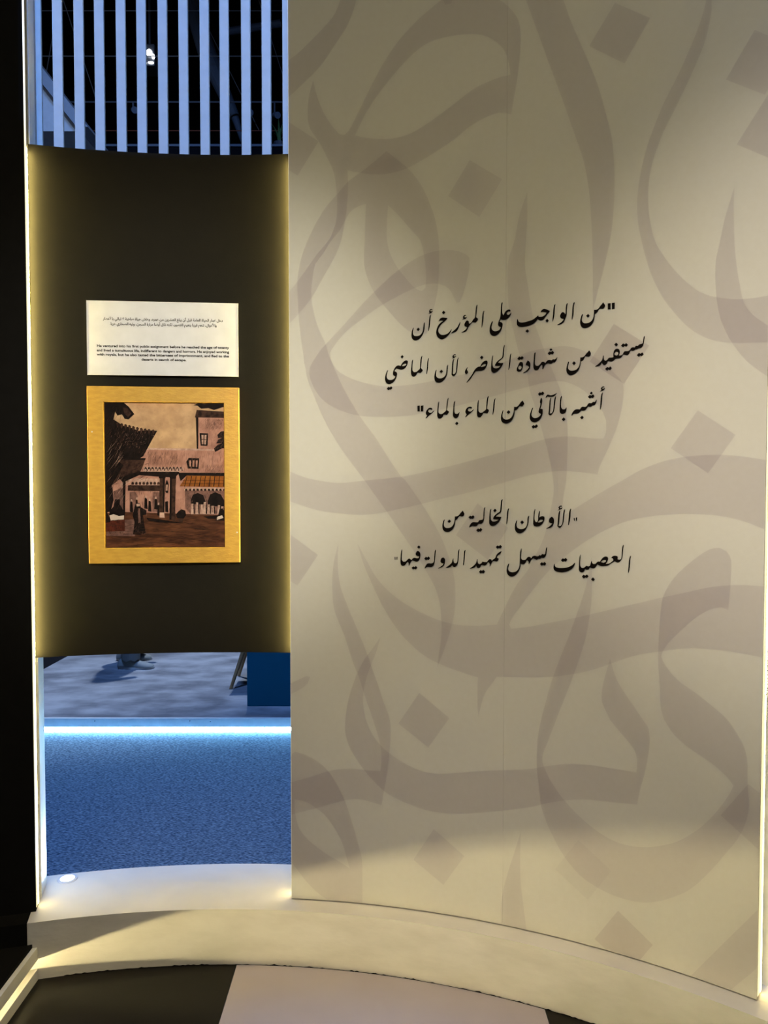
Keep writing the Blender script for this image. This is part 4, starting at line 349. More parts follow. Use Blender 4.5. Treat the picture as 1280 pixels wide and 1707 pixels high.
ENGRAVING = [
 ('sky','-199 1777 208 1781 207 1565 -202 1564'),
 ('pink','-183 1538 -64 1599 -53 1617 4 1617 71 1615 156 1612 207 1612 206 1405 -204 1406 -203 1496'),
 ('tilelight','-54 1618 156 1616 156 1610 -55 1612'),
 ('ground','-204 1410 -129 1416 -66 1414 69 1409 206 1405 205 1278 -205 1281'),
 ('pink','108 1716 208 1716 207 1612 107 1616'),
 ('dark','100 1716 108 1716 107 1616 102 1616'),
 ('brown','97 1715 103 1739 208 1733 208 1714'),
 ('dark','111 1666 138 1665 136 1625 114 1626'),
 ('tilelight','117 1660 133 1660 131 1630 118 1631'),
 ('dark','124 1660 127 1660 125 1630 123 1630'),
 ('dark','117 1647 133 1646 133 1644 117 1645'),
 ('dark','69 1575 77 1587 110 1586 107 1552 74 1553'),
 ('pink','78 1579 105 1579 103 1558 79 1560'),
 ('dark','84 1579 89 1579 88 1558 84 1558'),
 ('dark','95 1579 99 1579 99 1558 94 1558'),
 ('dark','-199 1777 -153 1777 -148 1735 -154 1707 -125 1688 -96 1680 -78 1672 -55 1674 -20 1672 -36 1644 -50 1618 -64 1592 -81 1581 -139 1577 -202 1547'),
 ('brown','-146 1696 -140 1699 -136 1693 -142 1680'),
 ('brown','-134 1693 -128 1696 -124 1690 -130 1677'),
 ('brown','-122 1691 -116 1693 -112 1687 -118 1674'),
 ('brown','-110 1688 -104 1690 -100 1684 -106 1672'),
 ('brown','-98 1685 -92 1687 -88 1681 -94 1669'),
 ('brown','-86 1682 -80 1684 -76 1679 -82 1666'),
 ('brown','-74 1679 -68 1682 -64 1676 -70 1663'),
 ('brown','-62 1677 -56 1680 -52 1674 -58 1661'),
 ('brown','-50 1676 -44 1678 -40 1672 -46 1659'),
 ('brown','-37 1674 -32 1677 -27 1671 -33 1658'),
 ('dark','-199 1777 -127 1764 -107 1747 -90 1724 -108 1707 -120 1709 -128 1723 -142 1719 -151 1735 -163 1709 -201 1658'),
 ('brown','-125 1745 -112 1743 -99 1726 -109 1714 -121 1726'),
 ('brown','-117 1586 -57 1585 -64 1564 -78 1532 -127 1527 -161 1500 -178 1483 -186 1513 -173 1547 -143 1573'),
 ('dark','-122 1586 -56 1586 -58 1580 -123 1580'),
 ('dark','-185 1564 -148 1581 -125 1564 -144 1530 -165 1496 -186 1470'),
 ('dark','-202 1513 -160 1496 -157 1453 -166 1417 -204 1410'),
 ('shade','-157 1481 -121 1496 -122 1416 -157 1414'),
 ('tilelight','-138 1504 -100 1522 -96 1518 -132 1489'),
 ('tilelight','-105 1502 -90 1523 -13 1521 -13 1500'),
 ('brown','-112 1500 -12 1500 -12 1481 -113 1483'),
 ('brown','-102 1508 -97 1512 -93 1508 -94 1502 -101 1502'),
 ('brown','-90 1508 -86 1512 -82 1508 -83 1502 -90 1502'),
 ('brown','-79 1508 -75 1512 -71 1508 -72 1502 -78 1502'),
 ('brown','-68 1508 -63 1512 -59 1508 -60 1502 -67 1502'),
 ('brown','-56 1508 -52 1512 -48 1508 -49 1502 -56 1502'),
 ('brown','-45 1508 -41 1512 -37 1508 -38 1502 -44 1502'),
 ('brown','-34 1508 -29 1512 -25 1508 -26 1502 -33 1502'),
 ('brown','-22 1508 -18 1512 -14 1508 -15 1502 -22 1502'),
 ('shade','-107 1479 -90 1480 -82 1466 -87 1427 -99 1416 -108 1418'),
 ('shade','-36 1479 -13 1478 -15 1416 -38 1416'),
 ('dark','-105 1451 -99 1446 -97 1414 -107 1416'),
 ('tilelight','-104 1456 -100 1456 -99 1449 -105 1449'),
 ('dark','-88 1457 -83 1453 -81 1421 -90 1423'),
 ('tilelight','-87 1462 -83 1462 -83 1455 -88 1455'),
 ('dark','-61 1461 -54 1457 -52 1425 -63 1427'),
 ('tilelight','-60 1467 -56 1467 -55 1460 -61 1460'),
 ('dark','-49 1453 -42 1448 -40 1416 -51 1418'),
 ('tilelight','-48 1458 -43 1458 -43 1451 -49 1451'),
 ('dark','-30 1459 -22 1455 -21 1423 -32 1425'),
 ('tilelight','-29 1464 -24 1464 -24 1457 -30 1457'),
 ('dark','-21 1440 -15 1435 -14 1403 -23 1405'),
 ('tilelight','-20 1445 -16 1445 -15 1438 -21 1438'),
 ('dark','-140 1524 -81 1543 47 1543 46 1537 33 1525 -14 1527 -77 1532 -119 1513 -122 1410 -128 1410 -128 1509'),
 ('tilelight','-63 1558 59 1557 62 1549 46 1543 -64 1543'),
 ('dark','-62 1547 -60 1556 -57 1558 -53 1554 -52 1546 -54 1546 -55 1552 -58 1552'),
 ('dark','-51 1547 -50 1556 -46 1558 -42 1554 -41 1546 -43 1546 -45 1552 -47 1552'),
 ('dark','-40 1547 -39 1556 -35 1558 -32 1554 -30 1546 -32 1546 -34 1552 -37 1552'),
 ('dark','-29 1547 -28 1556 -24 1558 -21 1554 -19 1546 -22 1546 -23 1552 -26 1552'),
 ('dark','-18 1547 -17 1556 -13 1558 -10 1554 -8 1546 -11 1546 -12 1552 -15 1552'),
 ('dark','-7 1547 -6 1556 -2 1559 1 1554 3 1546 0 1546 -1 1552 -4 1552'),
 ('dark','4 1547 5 1556 9 1559 12 1554 14 1546 11 1546 10 1553 7 1553'),
 ('dark','15 1547 16 1556 20 1559 23 1554 25 1546 22 1546 21 1553 18 1553'),
 ('dark','26 1547 27 1556 31 1559 34 1554 36 1546 33 1546 32 1553 29 1553'),
 ('dark','37 1547 38 1556 42 1559 45 1554 47 1546 44 1546 43 1553 40 1553'),
 ('dark','48 1547 49 1556 53 1559 56 1554 58 1546 55 1546 54 1553 51 1553'),
 ('brown','-14 1527 3 1527 -1 1398 -17 1398'),
 ('dark','-4 1527 3 1527 -1 1398 -5 1398'),
 ('tilelight','-15 1414 -1 1414 -0 1397 -16 1398'),
 ('brown','20 1524 36 1524 33 1387 17 1390'),
 ('dark','18 1524 24 1524 21 1390 15 1392'),
 ('dark','16 1528 38 1528 36 1521 18 1521'),
 ('dark','-17 1529 5 1529 4 1522 -16 1522'),
 ('dark','7 1516 10 1516 14 1503 12 1478 9 1474 3 1479 3 1503'),
 ('tilelight','6 1502 11 1502 10 1483 5 1483'),
 ('dark','2 1448 11 1450 12 1414 2 1416'),
 ('dark','43 1540 207 1540 207 1529 68 1529 51 1513'),
 ('orange','48 1497 70 1531 207 1529 206 1493'),
 ('dark','70 1528 72 1528 64 1496 62 1496'),
 ('dark','85 1529 87 1529 79 1496 77 1496'),
 ('dark','99 1529 101 1529 95 1496 92 1496'),
 ('dark','114 1529 116 1529 110 1496 107 1496'),
 ('dark','128 1529 130 1529 125 1496 123 1496'),
 ('dark','143 1529 145 1529 141 1496 138 1496'),
 ('dark','157 1529 159 1529 156 1496 153 1496'),
 ('dark','172 1529 174 1529 171 1496 169 1496'),
 ('dark','186 1529 188 1529 187 1496 184 1496'),
 ('dark','58 1517 206 1516 206 1515 57 1516'),
 ('dark','57 1506 206 1505 206 1504 57 1505'),
 ('tilelight','62 1493 206 1493 206 1483 62 1484'),
 ('dark','64 1483 66 1489 71 1489 72 1482'),
 ('dark','76 1483 78 1489 83 1489 84 1482'),
 ('dark','88 1483 90 1489 95 1489 96 1482'),
 ('dark','100 1483 101 1489 107 1489 108 1482'),
 ('dark','112 1483 113 1489 118 1489 120 1482'),
 ('dark','123 1483 125 1489 130 1489 132 1482'),
 ('dark','135 1483 137 1489 142 1489 144 1482'),
 ('dark','147 1483 149 1489 154 1489 156 1482'),
 ('dark','159 1483 161 1489 166 1489 168 1482'),
 ('dark','171 1483 173 1489 178 1489 180 1482'),
 ('dark','183 1483 185 1489 190 1489 192 1482'),
 ('dark','195 1483 197 1489 202 1489 204 1482'),
 ('shade','64 1482 206 1482 206 1424 180 1409 82 1408 65 1427'),
 ('dark','82 1453 89 1470 104 1476 121 1469 128 1450 128 1439 82 1440'),
 ('dark','136 1452 143 1471 159 1478 176 1471 187 1452 187 1431 135 1435'),
 ('tilelight','84 1442 91 1441 94 1408 82 1408'),
 ('dark','90 1440 93 1438 94 1409 91 1409'),
 ('tilelight','99 1446 106 1445 109 1408 96 1408'),
 ('dark','105 1444 108 1443 109 1409 106 1409'),
 ('tilelight','114 1439 121 1439 124 1408 111 1408'),
 ('dark','120 1437 123 1436 124 1409 121 1409'),
 ('tilelight','123 1447 130 1446 133 1408 120 1408'),
 ('dark','129 1445 131 1444 133 1409 129 1409'),
 ('tilelight','135 1439 142 1439 145 1408 133 1408'),
 ('dark','141 1437 144 1436 145 1409 142 1409'),
 ('tilelight','148 1435 155 1434 158 1408 145 1408'),
 ('dark','154 1433 157 1432 158 1409 155 1409'),
 ('tilelight','167 1437 174 1436 177 1408 165 1408'),
 ('dark','173 1435 176 1434 178 1409 174 1409'),
 ('tilelight','178 1433 185 1432 188 1408 175 1408'),
 ('dark','184 1431 187 1429 188 1409 185 1409'),
 ('dark','93 1754 110 1760 127 1758 157 1760 208 1764 208 1753 183 1748 157 1739 140 1745 117 1743 106 1752'),
 ('dark','167 1660 178 1671 208 1675 207 1617 182 1618 160 1606 156 1617 169 1630 182 1634 163 1633 169 1645 182 1651 169 1650'),
 ('dark','-58 1398 -15 1392 44 1383 52 1380 1 1381 -49 1387'),
 ('dark','42 1416 52 1424 65 1420 67 1405 59 1394 40 1396 35 1407'),
 ('brown','43 1394 59 1394 56 1381 44 1382'),
 ('shade','-183 1367 -91 1375 -92 1339 -184 1341'),
 ('red','-183 1391 -123 1392 -123 1356 -184 1354'),
 ('shade','-123 1391 -91 1393 -92 1343 -123 1341'),
 ('dark','-152 1456 -137 1456 -138 1440 -131 1429 -122 1410 -127 1391 -170 1391 -170 1417 -157 1434'),
 ('white','-170 1405 -157 1409 -141 1403 -125 1405 -126 1392 -166 1389'),
 ('dark','-187 1414 -177 1417 -167 1384 -183 1382'),
 ('dark','-89 1442 -76 1444 -73 1431 -55 1420 -57 1408 -67 1405 -59 1349 -77 1343 -98 1345 -93 1384 -99 1406 -95 1421'),
 ('tilelight','-87 1441 -76 1442 -76 1434 -86 1433'),
 ('shade','-82 1427 -76 1427 -74 1384 -81 1380'),
 ('dark','172 1424 182 1427 189 1409 206 1405 206 1387 159 1388 167 1402'),
 ('white','165 1400 180 1404 184 1396 163 1389'),
 ('dark','120 1401 171 1404 159 1393 137 1394'),
 ('groundline','-179 1378 -154 1373 -150 1371 -179 1376'),
 ('groundline','-97 1351 -56 1346 -45 1344 -97 1350'),
 ('groundline','-14 1325 42 1319 60 1317 -14 1323'),
 ('groundline','69 1367 142 1361 120 1360 69 1365'),
 ('groundline','-168 1342 -131 1336 -96 1335 -168 1340'),
 ('groundline','-86 1315 -33 1310 -37 1308 -86 1313'),
 ('groundline','-2 1357 66 1352 69 1350 -2 1356'),
 ('groundline','81 1330 115 1325 128 1323 81 1329'),
 ('groundline','-156 1374 -107 1369 -87 1367 -156 1373'),
 ('groundline','-74 1348 -9 1342 -29 1341 -74 1346'),
 ('groundline','9 1321 39 1316 77 1314 9 1319'),
 ('groundline','93 1363 139 1358 137 1356 93 1362'),
 ('groundline','-145 1338 -84 1333 -79 1331 -145 1337'),
 ('groundline','-62 1311 -37 1306 -21 1304 -62 1310'),
 ('groundline','21 1354 63 1348 86 1346 21 1352'),
 ('groundline','105 1327 162 1321 145 1320 105 1325'),
]
layers = []                      # films that overlap lie in separate layers
def bounds(s):
    p = ring(s[0]); return min(q[0] for q in p), max(q[0] for q in p), min(q[1] for q in p), max(q[1] for q in p)
for i, s in enumerate(STROKES):
    b = bounds(s); k = 0
    while any(l == k and not (b[1] < q[0] or q[1] < b[0] or b[3] < q[2] or q[3] < b[2]) for l, q in layers): k += 1
    layers.append((k, b))
    o = decal('calligraphy_dot' if 7 <= i <= 20 else 'calligraphy_stroke', [s], R_W - .0005 - .00035 * k, M['filmd' if i in (12, 19) else 'filml' if i == 18 else 'film'], None, .012, U0 + .001, U1 - .001, Z_PL + .006)
    adopt(o, wall)
top = max(l for l, q in layers)
for i, w in enumerate(WORDS):
    o = decal('quote_word', w, R_W - .0009 - .00035 * (top + 1), M['ink'], None, .0022, U0, U1, Z_PL, 48)
    adopt(o, wall)
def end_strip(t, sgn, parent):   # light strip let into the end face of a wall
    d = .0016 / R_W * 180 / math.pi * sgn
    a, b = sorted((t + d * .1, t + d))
    adopt(arc('glowing_end_face', a, b, R_W + .006, R_W + .0300, Z_PL + .01, Z_TOP - .05, M['faceglow']), parent)  # end face made to glow, standing in for tape light falling on it
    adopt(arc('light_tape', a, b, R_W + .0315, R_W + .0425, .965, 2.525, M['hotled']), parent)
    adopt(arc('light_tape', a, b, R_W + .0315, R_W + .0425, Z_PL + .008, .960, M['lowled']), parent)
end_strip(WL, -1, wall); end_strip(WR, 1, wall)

# black wall at the left
wb = struct(empty('wall_left', cyl(-22, R_W, Z_PL)), 'black painted curved wall at the left edge')
adopt(arc('wall_sheet', -48, BL, R_W, R_W + T_W, Z_PL, Z_TOP, M['black']), wb)
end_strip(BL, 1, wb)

# white posts at the ends of the bays
for k, (a, b) in enumerate(((-17.5, -14.62), (4.9, 7.4), (36.0, 40.4))):
    o = struct(arc('trim_%d' % (k + 1), a, b, R_W + .082, R_W + .175, Z_PL, Z_TOP, M['slat']), ['white post at the left end of the open bay', 'white post behind the pale wall by the open bay', 'white post beyond the right end of the pale wall'][k])

# hall beyond: blue carpet, raised grey-carpeted stand floor, dark shell
hf = struct(box('floor_hall', (-9, 2.2, -.03), (6, 4.70, -.003), M['carpet']), 'dark blue carpet of the aisle behind the bay')
sf = struct(empty('floor_stand', (-.7, 4.66, 0)), 'low stand floor with grey carpet and white lit edge')
PF = 4.655; ZS = .075
adopt(box('grey_carpet', (-2.64, PF + .012, .01), (4.5, 9.0, ZS), M['greycarpet']), sf)
adopt(box('dark_floor', (-9, PF + .012, .01), (-2.645, 9.0, ZS - .002), M['darkhall']), sf)
adopt(box('fascia', (-8, PF - .006, .023), (4.5, PF + .012, ZS + .003), M['slat']), sf)
adopt(box('light_strip', (-8, PF + .002, .001), (4.5, PF + .012, .022), M['coolled']), sf)
for x, z in ((-1.765, .062), (-1.185, .062), (-1.060, .058)):
    adopt(tube('screw', (x, PF - .0085, z), (x, PF - .005, z), .0028, M['screw'], n=8), sf)
struct(box('wall_back', (-12, 14.0, -.5), (8, 14.1, 9.0), M['darkhall']), 'dark far wall of the exhibition hall')
struct(box('ceiling', (-12, 2.8, 8.6), (8, 14.0, 8.7), M['darkhall']), 'dark ceiling of the exhibition hall')

# ================================================================ THINGS
# ---- low black platform with a lit white edge, left of the floor
pf = tag(empty('low_platform', (-1.6, .9, 0)), 'low black platform with a white edge and a glowing warm light slot', 'platform')
XE = -1.05
def arc_cut_box(name, x0, x1, z0, z1, m, y0=-1.2, y1=None):
    xs = [x0 + (x1 - x0) * i / 12 for i in range(13)]; bm = bmesh.new(); rows = []
    for x in xs:
        ye = y1 or CY + math.sqrt((R_PL - .003) ** 2 - (x - CX) ** 2)
        rows.append([bm.verts.new(v) for v in ((x, y0, z0), (x, ye, z0), (x, ye, z1), (x, y0, z1))])
    for i in range(12):
        for k in range(4): bm.faces.new((rows[i][k], rows[i][(k + 1) % 4], rows[i + 1][(k + 1) % 4], rows[i + 1][k]))
    bm.faces.new(rows[0]); bm.faces.new(rows[-1][::-1])
    return bm_obj(name, bm, m)
adopt(arc_cut_box('deck', -2.3, XE - .014, .101, .112, M['black']), pf)
adopt(arc_cut_box('upper_edge', XE - .10, XE, .062, .1005, M['white']), pf)
adopt(arc_cut_box('lower_edge', XE - .10, XE, 0, .034, M['white']), pf)
adopt(arc_cut_box('slot_back', XE - .112, XE - .101, 0, .1005, M['white']), pf)
adopt(arc_cut_box('light_strip', XE - .100, XE - .094, .0345, .0385, M['slotled'], y1=1.60), pf)
adopt(arc_cut_box('light_strip', XE - .100, XE - .094, .0345, .0385, M['slotled2'], y0=1.605), pf)

# ---- black display panels in the bays
def display_panel(t0, t1, label):
    e = tag(empty('display_panel', cyl((t0 + t1) / 2, R_PAN, .96)), label, 'panel', 'curved black display panels')
    adopt(arc('face', t0, t1, R_PAN, R_PAN + .016, .960, 2.545, M['panel'], step=.5), e)
    adopt(arc('back_frame', t0 + .8, t1 - .8, R_PAN + .0165, R_PAN + .03, 1.0, 2.50, M['slat']), e)
    return e
display_panel(BL + .06, WL - .10, 'curved black display panel in the open bay between black and pale wall')
display_panel(WR + .30, 57.0, 'curved panel just beyond the right end of the pale wall')

# ---- screens of white slats over the panels
slat0 = None
def slat_screen(ts, label):
    global slat0
    e = tag(empty('slat_screen', cyl(sum(ts) / len(ts), R_SL, 1.2)), label, 'slat screen', 'white slat screens above the panels')
    for t in ts:
        if slat0 is None:
            bm = bmesh.new(); bmesh.ops.create_cube(bm, size=1)
            for v in bm.verts: v.co = Vector((v.co.x * .0300, v.co.y * .018 + .009, v.co.z * 2.4 + 1.2))
            bmesh.ops.bevel(bm, geom=list(bm.edges), offset=.0012, segments=1, affect='EDGES')
            slat0 = bm_obj('slat', bm, M['slat']); o = slat0
        else:
            o = bpy.data.objects.new('slat', slat0.data); COL.objects.link(o)
        o.location = cyl(t, R_SL, 1.2) ; o.rotation_euler = (0, 0, -R_(t)); adopt(o, e)
    for z in (1.25, 3.45):
        adopt(arc('rail', ts[0] - .3, ts[-1] + .3, R_SL + .0185, R_SL + .030, z, z + .04, M['slat']), e)
    return e
slat_screen([-14.59, -13.16, -11.69, -10.26, -8.73, -7.26, -5.72, -4.20, -2.64, -1.17, .45, 1.99, 3.557], 'row of upright white slats above the black panel in the open bay')
slat_screen([41.2 + 1.512 * i for i in range(11)], 'row of upright slats beyond the right end of the pale wall')

# ---- recessed uplight in the plinth top
up = tag(empty('recessed_uplight', cyl(-13.2, 2.536, Z_PL)), 'round recessed light glowing white on the plinth by the left post', 'light')
bm = bmesh.new()
n = 28; rows = []
for r, z in ((.023, .0005), (.023, .004), (.031, .004), (.033, .0005)):
    rows.append([bm.verts.new((r * math.cos(2 * math.pi * i / n), r * math.sin(2 * math.pi * i / n), z)) for i in range(n)])
for k in range(4):
    for i in range(n): bm.faces.new((rows[k][i], rows[k][(i + 1) % n], rows[(k + 1) % 4][(i + 1) % n], rows[(k + 1) % 4][i]))
bm_obj('bezel', bm, M['chrome'], up)
tube('lens', (0, 0, .0006), (0, 0, .003), .0225, M['lens'], up, n=28)
ul = lamp('uplight_lamp', 'SPOT', Vector(up.location) + Vector((0, 0, .012)), Vector(up.location) + Vector((0, 0, 3)), 14, (.45, .66, 1.0), .02, 150, .6)

# ---- flat things on the black panel share one chord plane
PM = Vector((-0.69700509, 2.44617032, 0)); PU = Vector((0.99601776, 0.08915506, 0)); PN = Vector((0.08915506, -0.99601776, 0))
def on_plane(a, z, off): return PM + PU * a + PN * off + Vector((0, 0, z))
def plate(name, a0, a1, z0, z1, d0, d1, m, parent, bevel=0):
    bm = bmesh.new(); bmesh.ops.create_cube(bm, size=1)
    for v in bm.verts:
        c = v.co + Vector((.5, .5, .5)); v.co = on_plane(a0 + (a1 - a0) * c.x, z0 + (z1 - z0) * c.z, d0 + (d1 - d0) * c.y)
    if bevel: bmesh.ops.bevel(bm, geom=list(bm.edges), offset=bevel, segments=1, affect='EDGES')
    o = bm_obj(name, bm, m); return adopt(o, parent)

# plaque with Arabic and English text
FORMS = {}
def _f(ch, iso, fin=None, ini=None, med=None): FORMS[ch] = (iso, fin or iso, ini, med)
for ch, b, two in (('ا', 0xFE8D, 0), ('أ', 0xFE83, 0), ('ب', 0xFE8F, 1), ('ة', 0xFE93, 0), ('ت', 0xFE95, 1), ('ج', 0xFE9D, 1), ('ح', 0xFEA1, 1), ('خ', 0xFEA5, 1), ('د', 0xFEA9, 0), ('ذ', 0xFEAB, 0), ('ر', 0xFEAD, 0), ('س', 0xFEB1, 1), ('ش', 0xFEB5, 1), ('ص', 0xFEB9, 1), ('ض', 0xFEBD, 1), ('ط', 0xFEC1, 1), ('ع', 0xFEC9, 1), ('غ', 0xFECD, 1), ('ف', 0xFED1, 1), ('ق', 0xFED5, 1), ('ك', 0xFED9, 1), ('ل', 0xFEDD, 1), ('م', 0xFEE1, 1), ('ن', 0xFEE5, 1), ('ه', 0xFEE9, 1), ('و', 0xFEED, 0), ('ي', 0xFEF1, 1)):
    _f(ch, chr(b), chr(b + 1), chr(b + 2) if two else None, chr(b + 3) if two else None)
_f('¹', '\uFEFB', '\uFEFC'); _f('²', '\uFEF7', '\uFEF8')
def shape(s):
    s = s.replace('لا', '¹').replace('لأ', '²'); out = []
    for i, c in enumerate(s):
        if c not in FORMS: out.append(c); continue
        p = i > 0 and s[i - 1] in FORMS and FORMS[s[i - 1]][2] is not None
        n_ = i + 1 < len(s) and s[i + 1] in FORMS and FORMS[c][2] is not None
        f = FORMS[c]; out.append(f[3] if p and n_ else f[1] if p else f[2] if n_ else f[0])
    return ''.join(reversed(out))
def text_line(name, s, a0, a1, z, off, parent, size, bold):
    c = bpy.data.curves.new(name, 'FONT'); c.body = s; c.offset = bold; c.resolution_u = 3
    o = bpy.data.objects.new(name, c); COL.objects.link(o); bpy.context.view_layer.update()
    me = bpy.data.meshes.new_from_object(o.evaluated_get(bpy.context.evaluated_depsgraph_get()))
    bpy.data.objects.remove(o); bpy.data.curves.remove(c)
    xs = [v.co.x for v in me.vertices]; x0, x1 = min(xs), max(xs)
    for v in me.vertices:
        v.co = on_plane(a0 + (a1 - a0) * (v.co.x - x0) / (x1 - x0), z + v.co.y * size, off)
    me.name = name; me.materials.clear()
    return adopt(link(name, me, M['ink']), parent)
pq = tag(empty('text_plaque', on_plane(0, 1.846, .0)), 'white card with small Arabic and English text above the gold frame', 'plaque')
plate('card', -.2325, .2340, 1.8460, 2.0765, .0010, .0055, M['paper'], pq, .0008)
text_line('arabic_text', shape('دخل غمار الحياة العامة قبل أن يبلغ العشرين من عمره، وعاش حياة صاخبة لا تبالي بالأخطار'), -.183, .186, 2.0175, .0062, pq, .0114, .026)
text_line('arabic_text', shape('والأهوال، تنعم فيها بنعيم القصور، لكنه ذاق أيضا مرارة السجن، وتيه الصحاري هربا.'), -.1617, .1671, 2.0018, .0062, pq, .0114, .026)
for s, a0, a1, z in (('He ventured into his first public assignment before he reached the age of twenty', -.2022, .2057, 1.9328), ('and lived a tumultuous life, indifferent to dangers and horrors. He enjoyed working', -.2030, .2056, 1.9190), ('with royals, but he also tasted the bitterness of imprisonment, and fled to the', -.2030, .2047, 1.9060), ('deserts in search of escape.', -.0665, .0719, 1.8920)):
    text_line('english_text', s, a0, a1, z, .0062, pq, .0108, .030)

# gold framed print
fr = tag(empty('framed_print', on_plane(0, 1.254, .0)), 'gold framed brown engraving of a walled courtyard on the black panel', 'picture')
oa, ob, oz0, oz1 = -.2320, .2365, 1.2540, 1.8090
ia, ib, iz0, iz1 = -.1825, .1895, 1.3025, 1.7610
bm = bmesh.new()
def q4(a0, a1, z0, z1, off): return [bm.verts.new(on_plane(a, z, off)) for a, z in ((a0, z0), (a1, z0), (a1, z1), (a0, z1))]
L = [q4(oa, ob, oz0, oz1, .002), q4(oa, ob, oz0, oz1, .0165), q4(oa + .0015, ob - .0015, oz0 + .0015, oz1 - .0015, .018), q4(ia - .001, ib + .001, iz0 - .001, iz1 + .001, .018), q4(ia, ib, iz0, iz1, .0168), q4(ia, ib, iz0, iz1, .002)]
for k in range(6):
    A, B = L[k], L[(k + 1) % 6]
    for i in range(4): bm.faces.new((A[i], A[(i + 1) % 4], B[(i + 1) % 4], B[i]))
adopt(bm_obj('frame', bm, M['gold']), fr)
plate('backing', ia + .0005, ib - .0005, iz0 + .0005, iz1 - .0005, .0025, .0060, M['p_dark'], fr)
keys = ['sky', 'pink', 'shade', 'dark', 'brown', 'tilelight', 'ground', 'groundline', 'orange', 'red', 'white']
bm = bmesh.new()
for k, (key, s) in enumerate(ENGRAVING):
    v = [float(x) / 1000 for x in s.split()]; pts = [Vector((v[i], v[i + 1], 0)) for i in range(0, len(v), 2)]
    off = .0066 + .00001 * k
    # clip to the sheet
    def clip(P, ax, lim, sg):
        out = []
        for i in range(len(P)):
            a, b = P[i - 1], P[i]; da, db = (a[ax] - lim) * sg, (b[ax] - lim) * sg
            if da * db < 0: out.append(a + (b - a) * (da / (da - db)))
            if db >= 0: out.append(b)
        return out
    for ax, lim, sg in ((0, ia + .002, 1), (0, ib - .002, -1), (1, iz0 + .002, 1), (1, iz1 - .002, -1)):
        pts = clip(pts, ax, lim, sg)
        if len(pts) < 3: break
    if len(pts) < 3: continue
    bv = [bm.verts.new(on_plane(p.x, p.y, off)) for p in pts]
    for t in tessellate_polygon([pts]):
        try: f = bm.faces.new([bv[i] for i in t]); f.material_index = keys.index(key)
        except ValueError: pass
# engraver's strokes: short fine lines over the flat tones
def pic(X, Y): return Vector((-.1813 + (X - 187) / 890 * .3723, 1.7610 - (Y - 178) / 1070 * .4575, 0))
rng = random.Random(3)
def strokes(n_, x0, x1, y0, y1, ang, spread, l0, l1, key, w0=.00022, w1=.0005):
    for i in range(n_):
        p = pic(rng.uniform(x0, x1), rng.uniform(y0, y1)); t = R_(ang + rng.uniform(-spread, spread)); l = rng.uniform(l0, l1) * .00042; w = rng.uniform(w0, w1)
        d = Vector((math.cos(t), math.sin(t), 0)); s_ = Vector((-d.y, d.x, 0)) * w
        P = [p - d * l, p - s_, p + d * l, p + s_]
        if any(not (ia + .003 < v.x < ib - .003 and iz0 + .003 < v.y < iz1 - .003) for v in P): continue
        f = bm.faces.new([bm.verts.new(on_plane(v.x, v.y, .0086 + .000003 * rng.random())) for v in P]); f.material_index = keys.index(key)
strokes(150, 200, 520, 360, 560, 62, 8, 8, 22, 'brown'); strokes(60, 230, 480, 380, 520, 62, 8, 6, 16, 'shade', .0002, .0004)
strokes(90, 195, 330, 190, 960, 60, 25, 15, 60, 'brown'); strokes(30, 195, 320, 480, 900, 58, 10, 25, 80, 'tilelight', .00015, .0003)
strokes(420, 505, 1070, 540, 690, 88, 14, 6, 26, 'shade', .00012, .00035); strokes(240, 505, 720, 545, 640, 75, 25, 8, 30, 'shade', .00015, .0004); strokes(150, 930, 1075, 640, 695, 60, 20, 6, 22, 'shade', .00015, .0004); strokes(240, 895, 1070, 298, 520, 70, 40, 6, 22, 'shade', .00012, .0003); strokes(200, 930, 1065, 298, 370, 80, 30, 6, 18, 'shade', .00015, .0004)
strokes(90, 365, 600, 795, 985, 90, 12, 8, 26, 'dark', .0002, .0005); strokes(110, 790, 1075, 835, 990, 90, 30, 5, 18, 'dark', .0002, .0005)
strokes(60, 725, 830, 720, 980, 80, 20, 6, 18, 'shade', .0002, .0004); strokes(60, 600, 718, 740, 1030, 90, 6, 6, 16, 'dark', .0002, .0004)
strokes(220, 200, 1070, 1030, 1245, 4, 12, 15, 70, 'groundline', .0002, .0005); strokes(110, 380, 1070, 1040, 1240, -6, 14, 12, 40, 'dark', .0002, .0004)
strokes(120, 330, 860, 195, 510, 30, 60, 4, 12, 'tilelight', .00012, .00025); strokes(120, 330, 860, 195, 510, 30, 60, 4, 12, 'shade', .0001, .0002)
strokes(60, 205, 345, 1045, 1160, 80, 40, 5, 14, 'dark', .0002, .0005); strokes(40, 400, 500, 960, 1150, 75, 20, 8, 22, 'shade', .00015, .0003)
strokes(80, 200, 500, 600, 830, 40, 30, 10, 30, 'dark', .0003, .0007)
for f in bm.faces:
    f.normal_update()
    if f.normal.dot(PN) < 0: f.normal_flip()
me = bpy.data.meshes.new('print')
for key in keys: me.materials.append(M['p_' + key])
bm.to_mesh(me); bm.free()
adopt(link('print', me, None), fr)
for a, z in ((-.217, 1.667), (.228, 1.350)):
    adopt(tube('pin', on_plane(a, z, .0182), on_plane(a, z, .0192), .0022, M['chrome'], n=10), fr)

# ---- things in the hall, seen under and over the panel
ct = tag(empty('counter', (-.3, 5.1, ZS)), 'plain dark blue counter on the grey carpet behind the bay', 'counter')
adopt(box('body', (-.883, 4.915, ZS), (.30, 5.22, .60), M['counter'], bevel=.004), ct)
adopt(box('worktop', (-.89, 4.908, .6005), (.31, 5.23, .62), M['slat'], bevel=.003), ct)

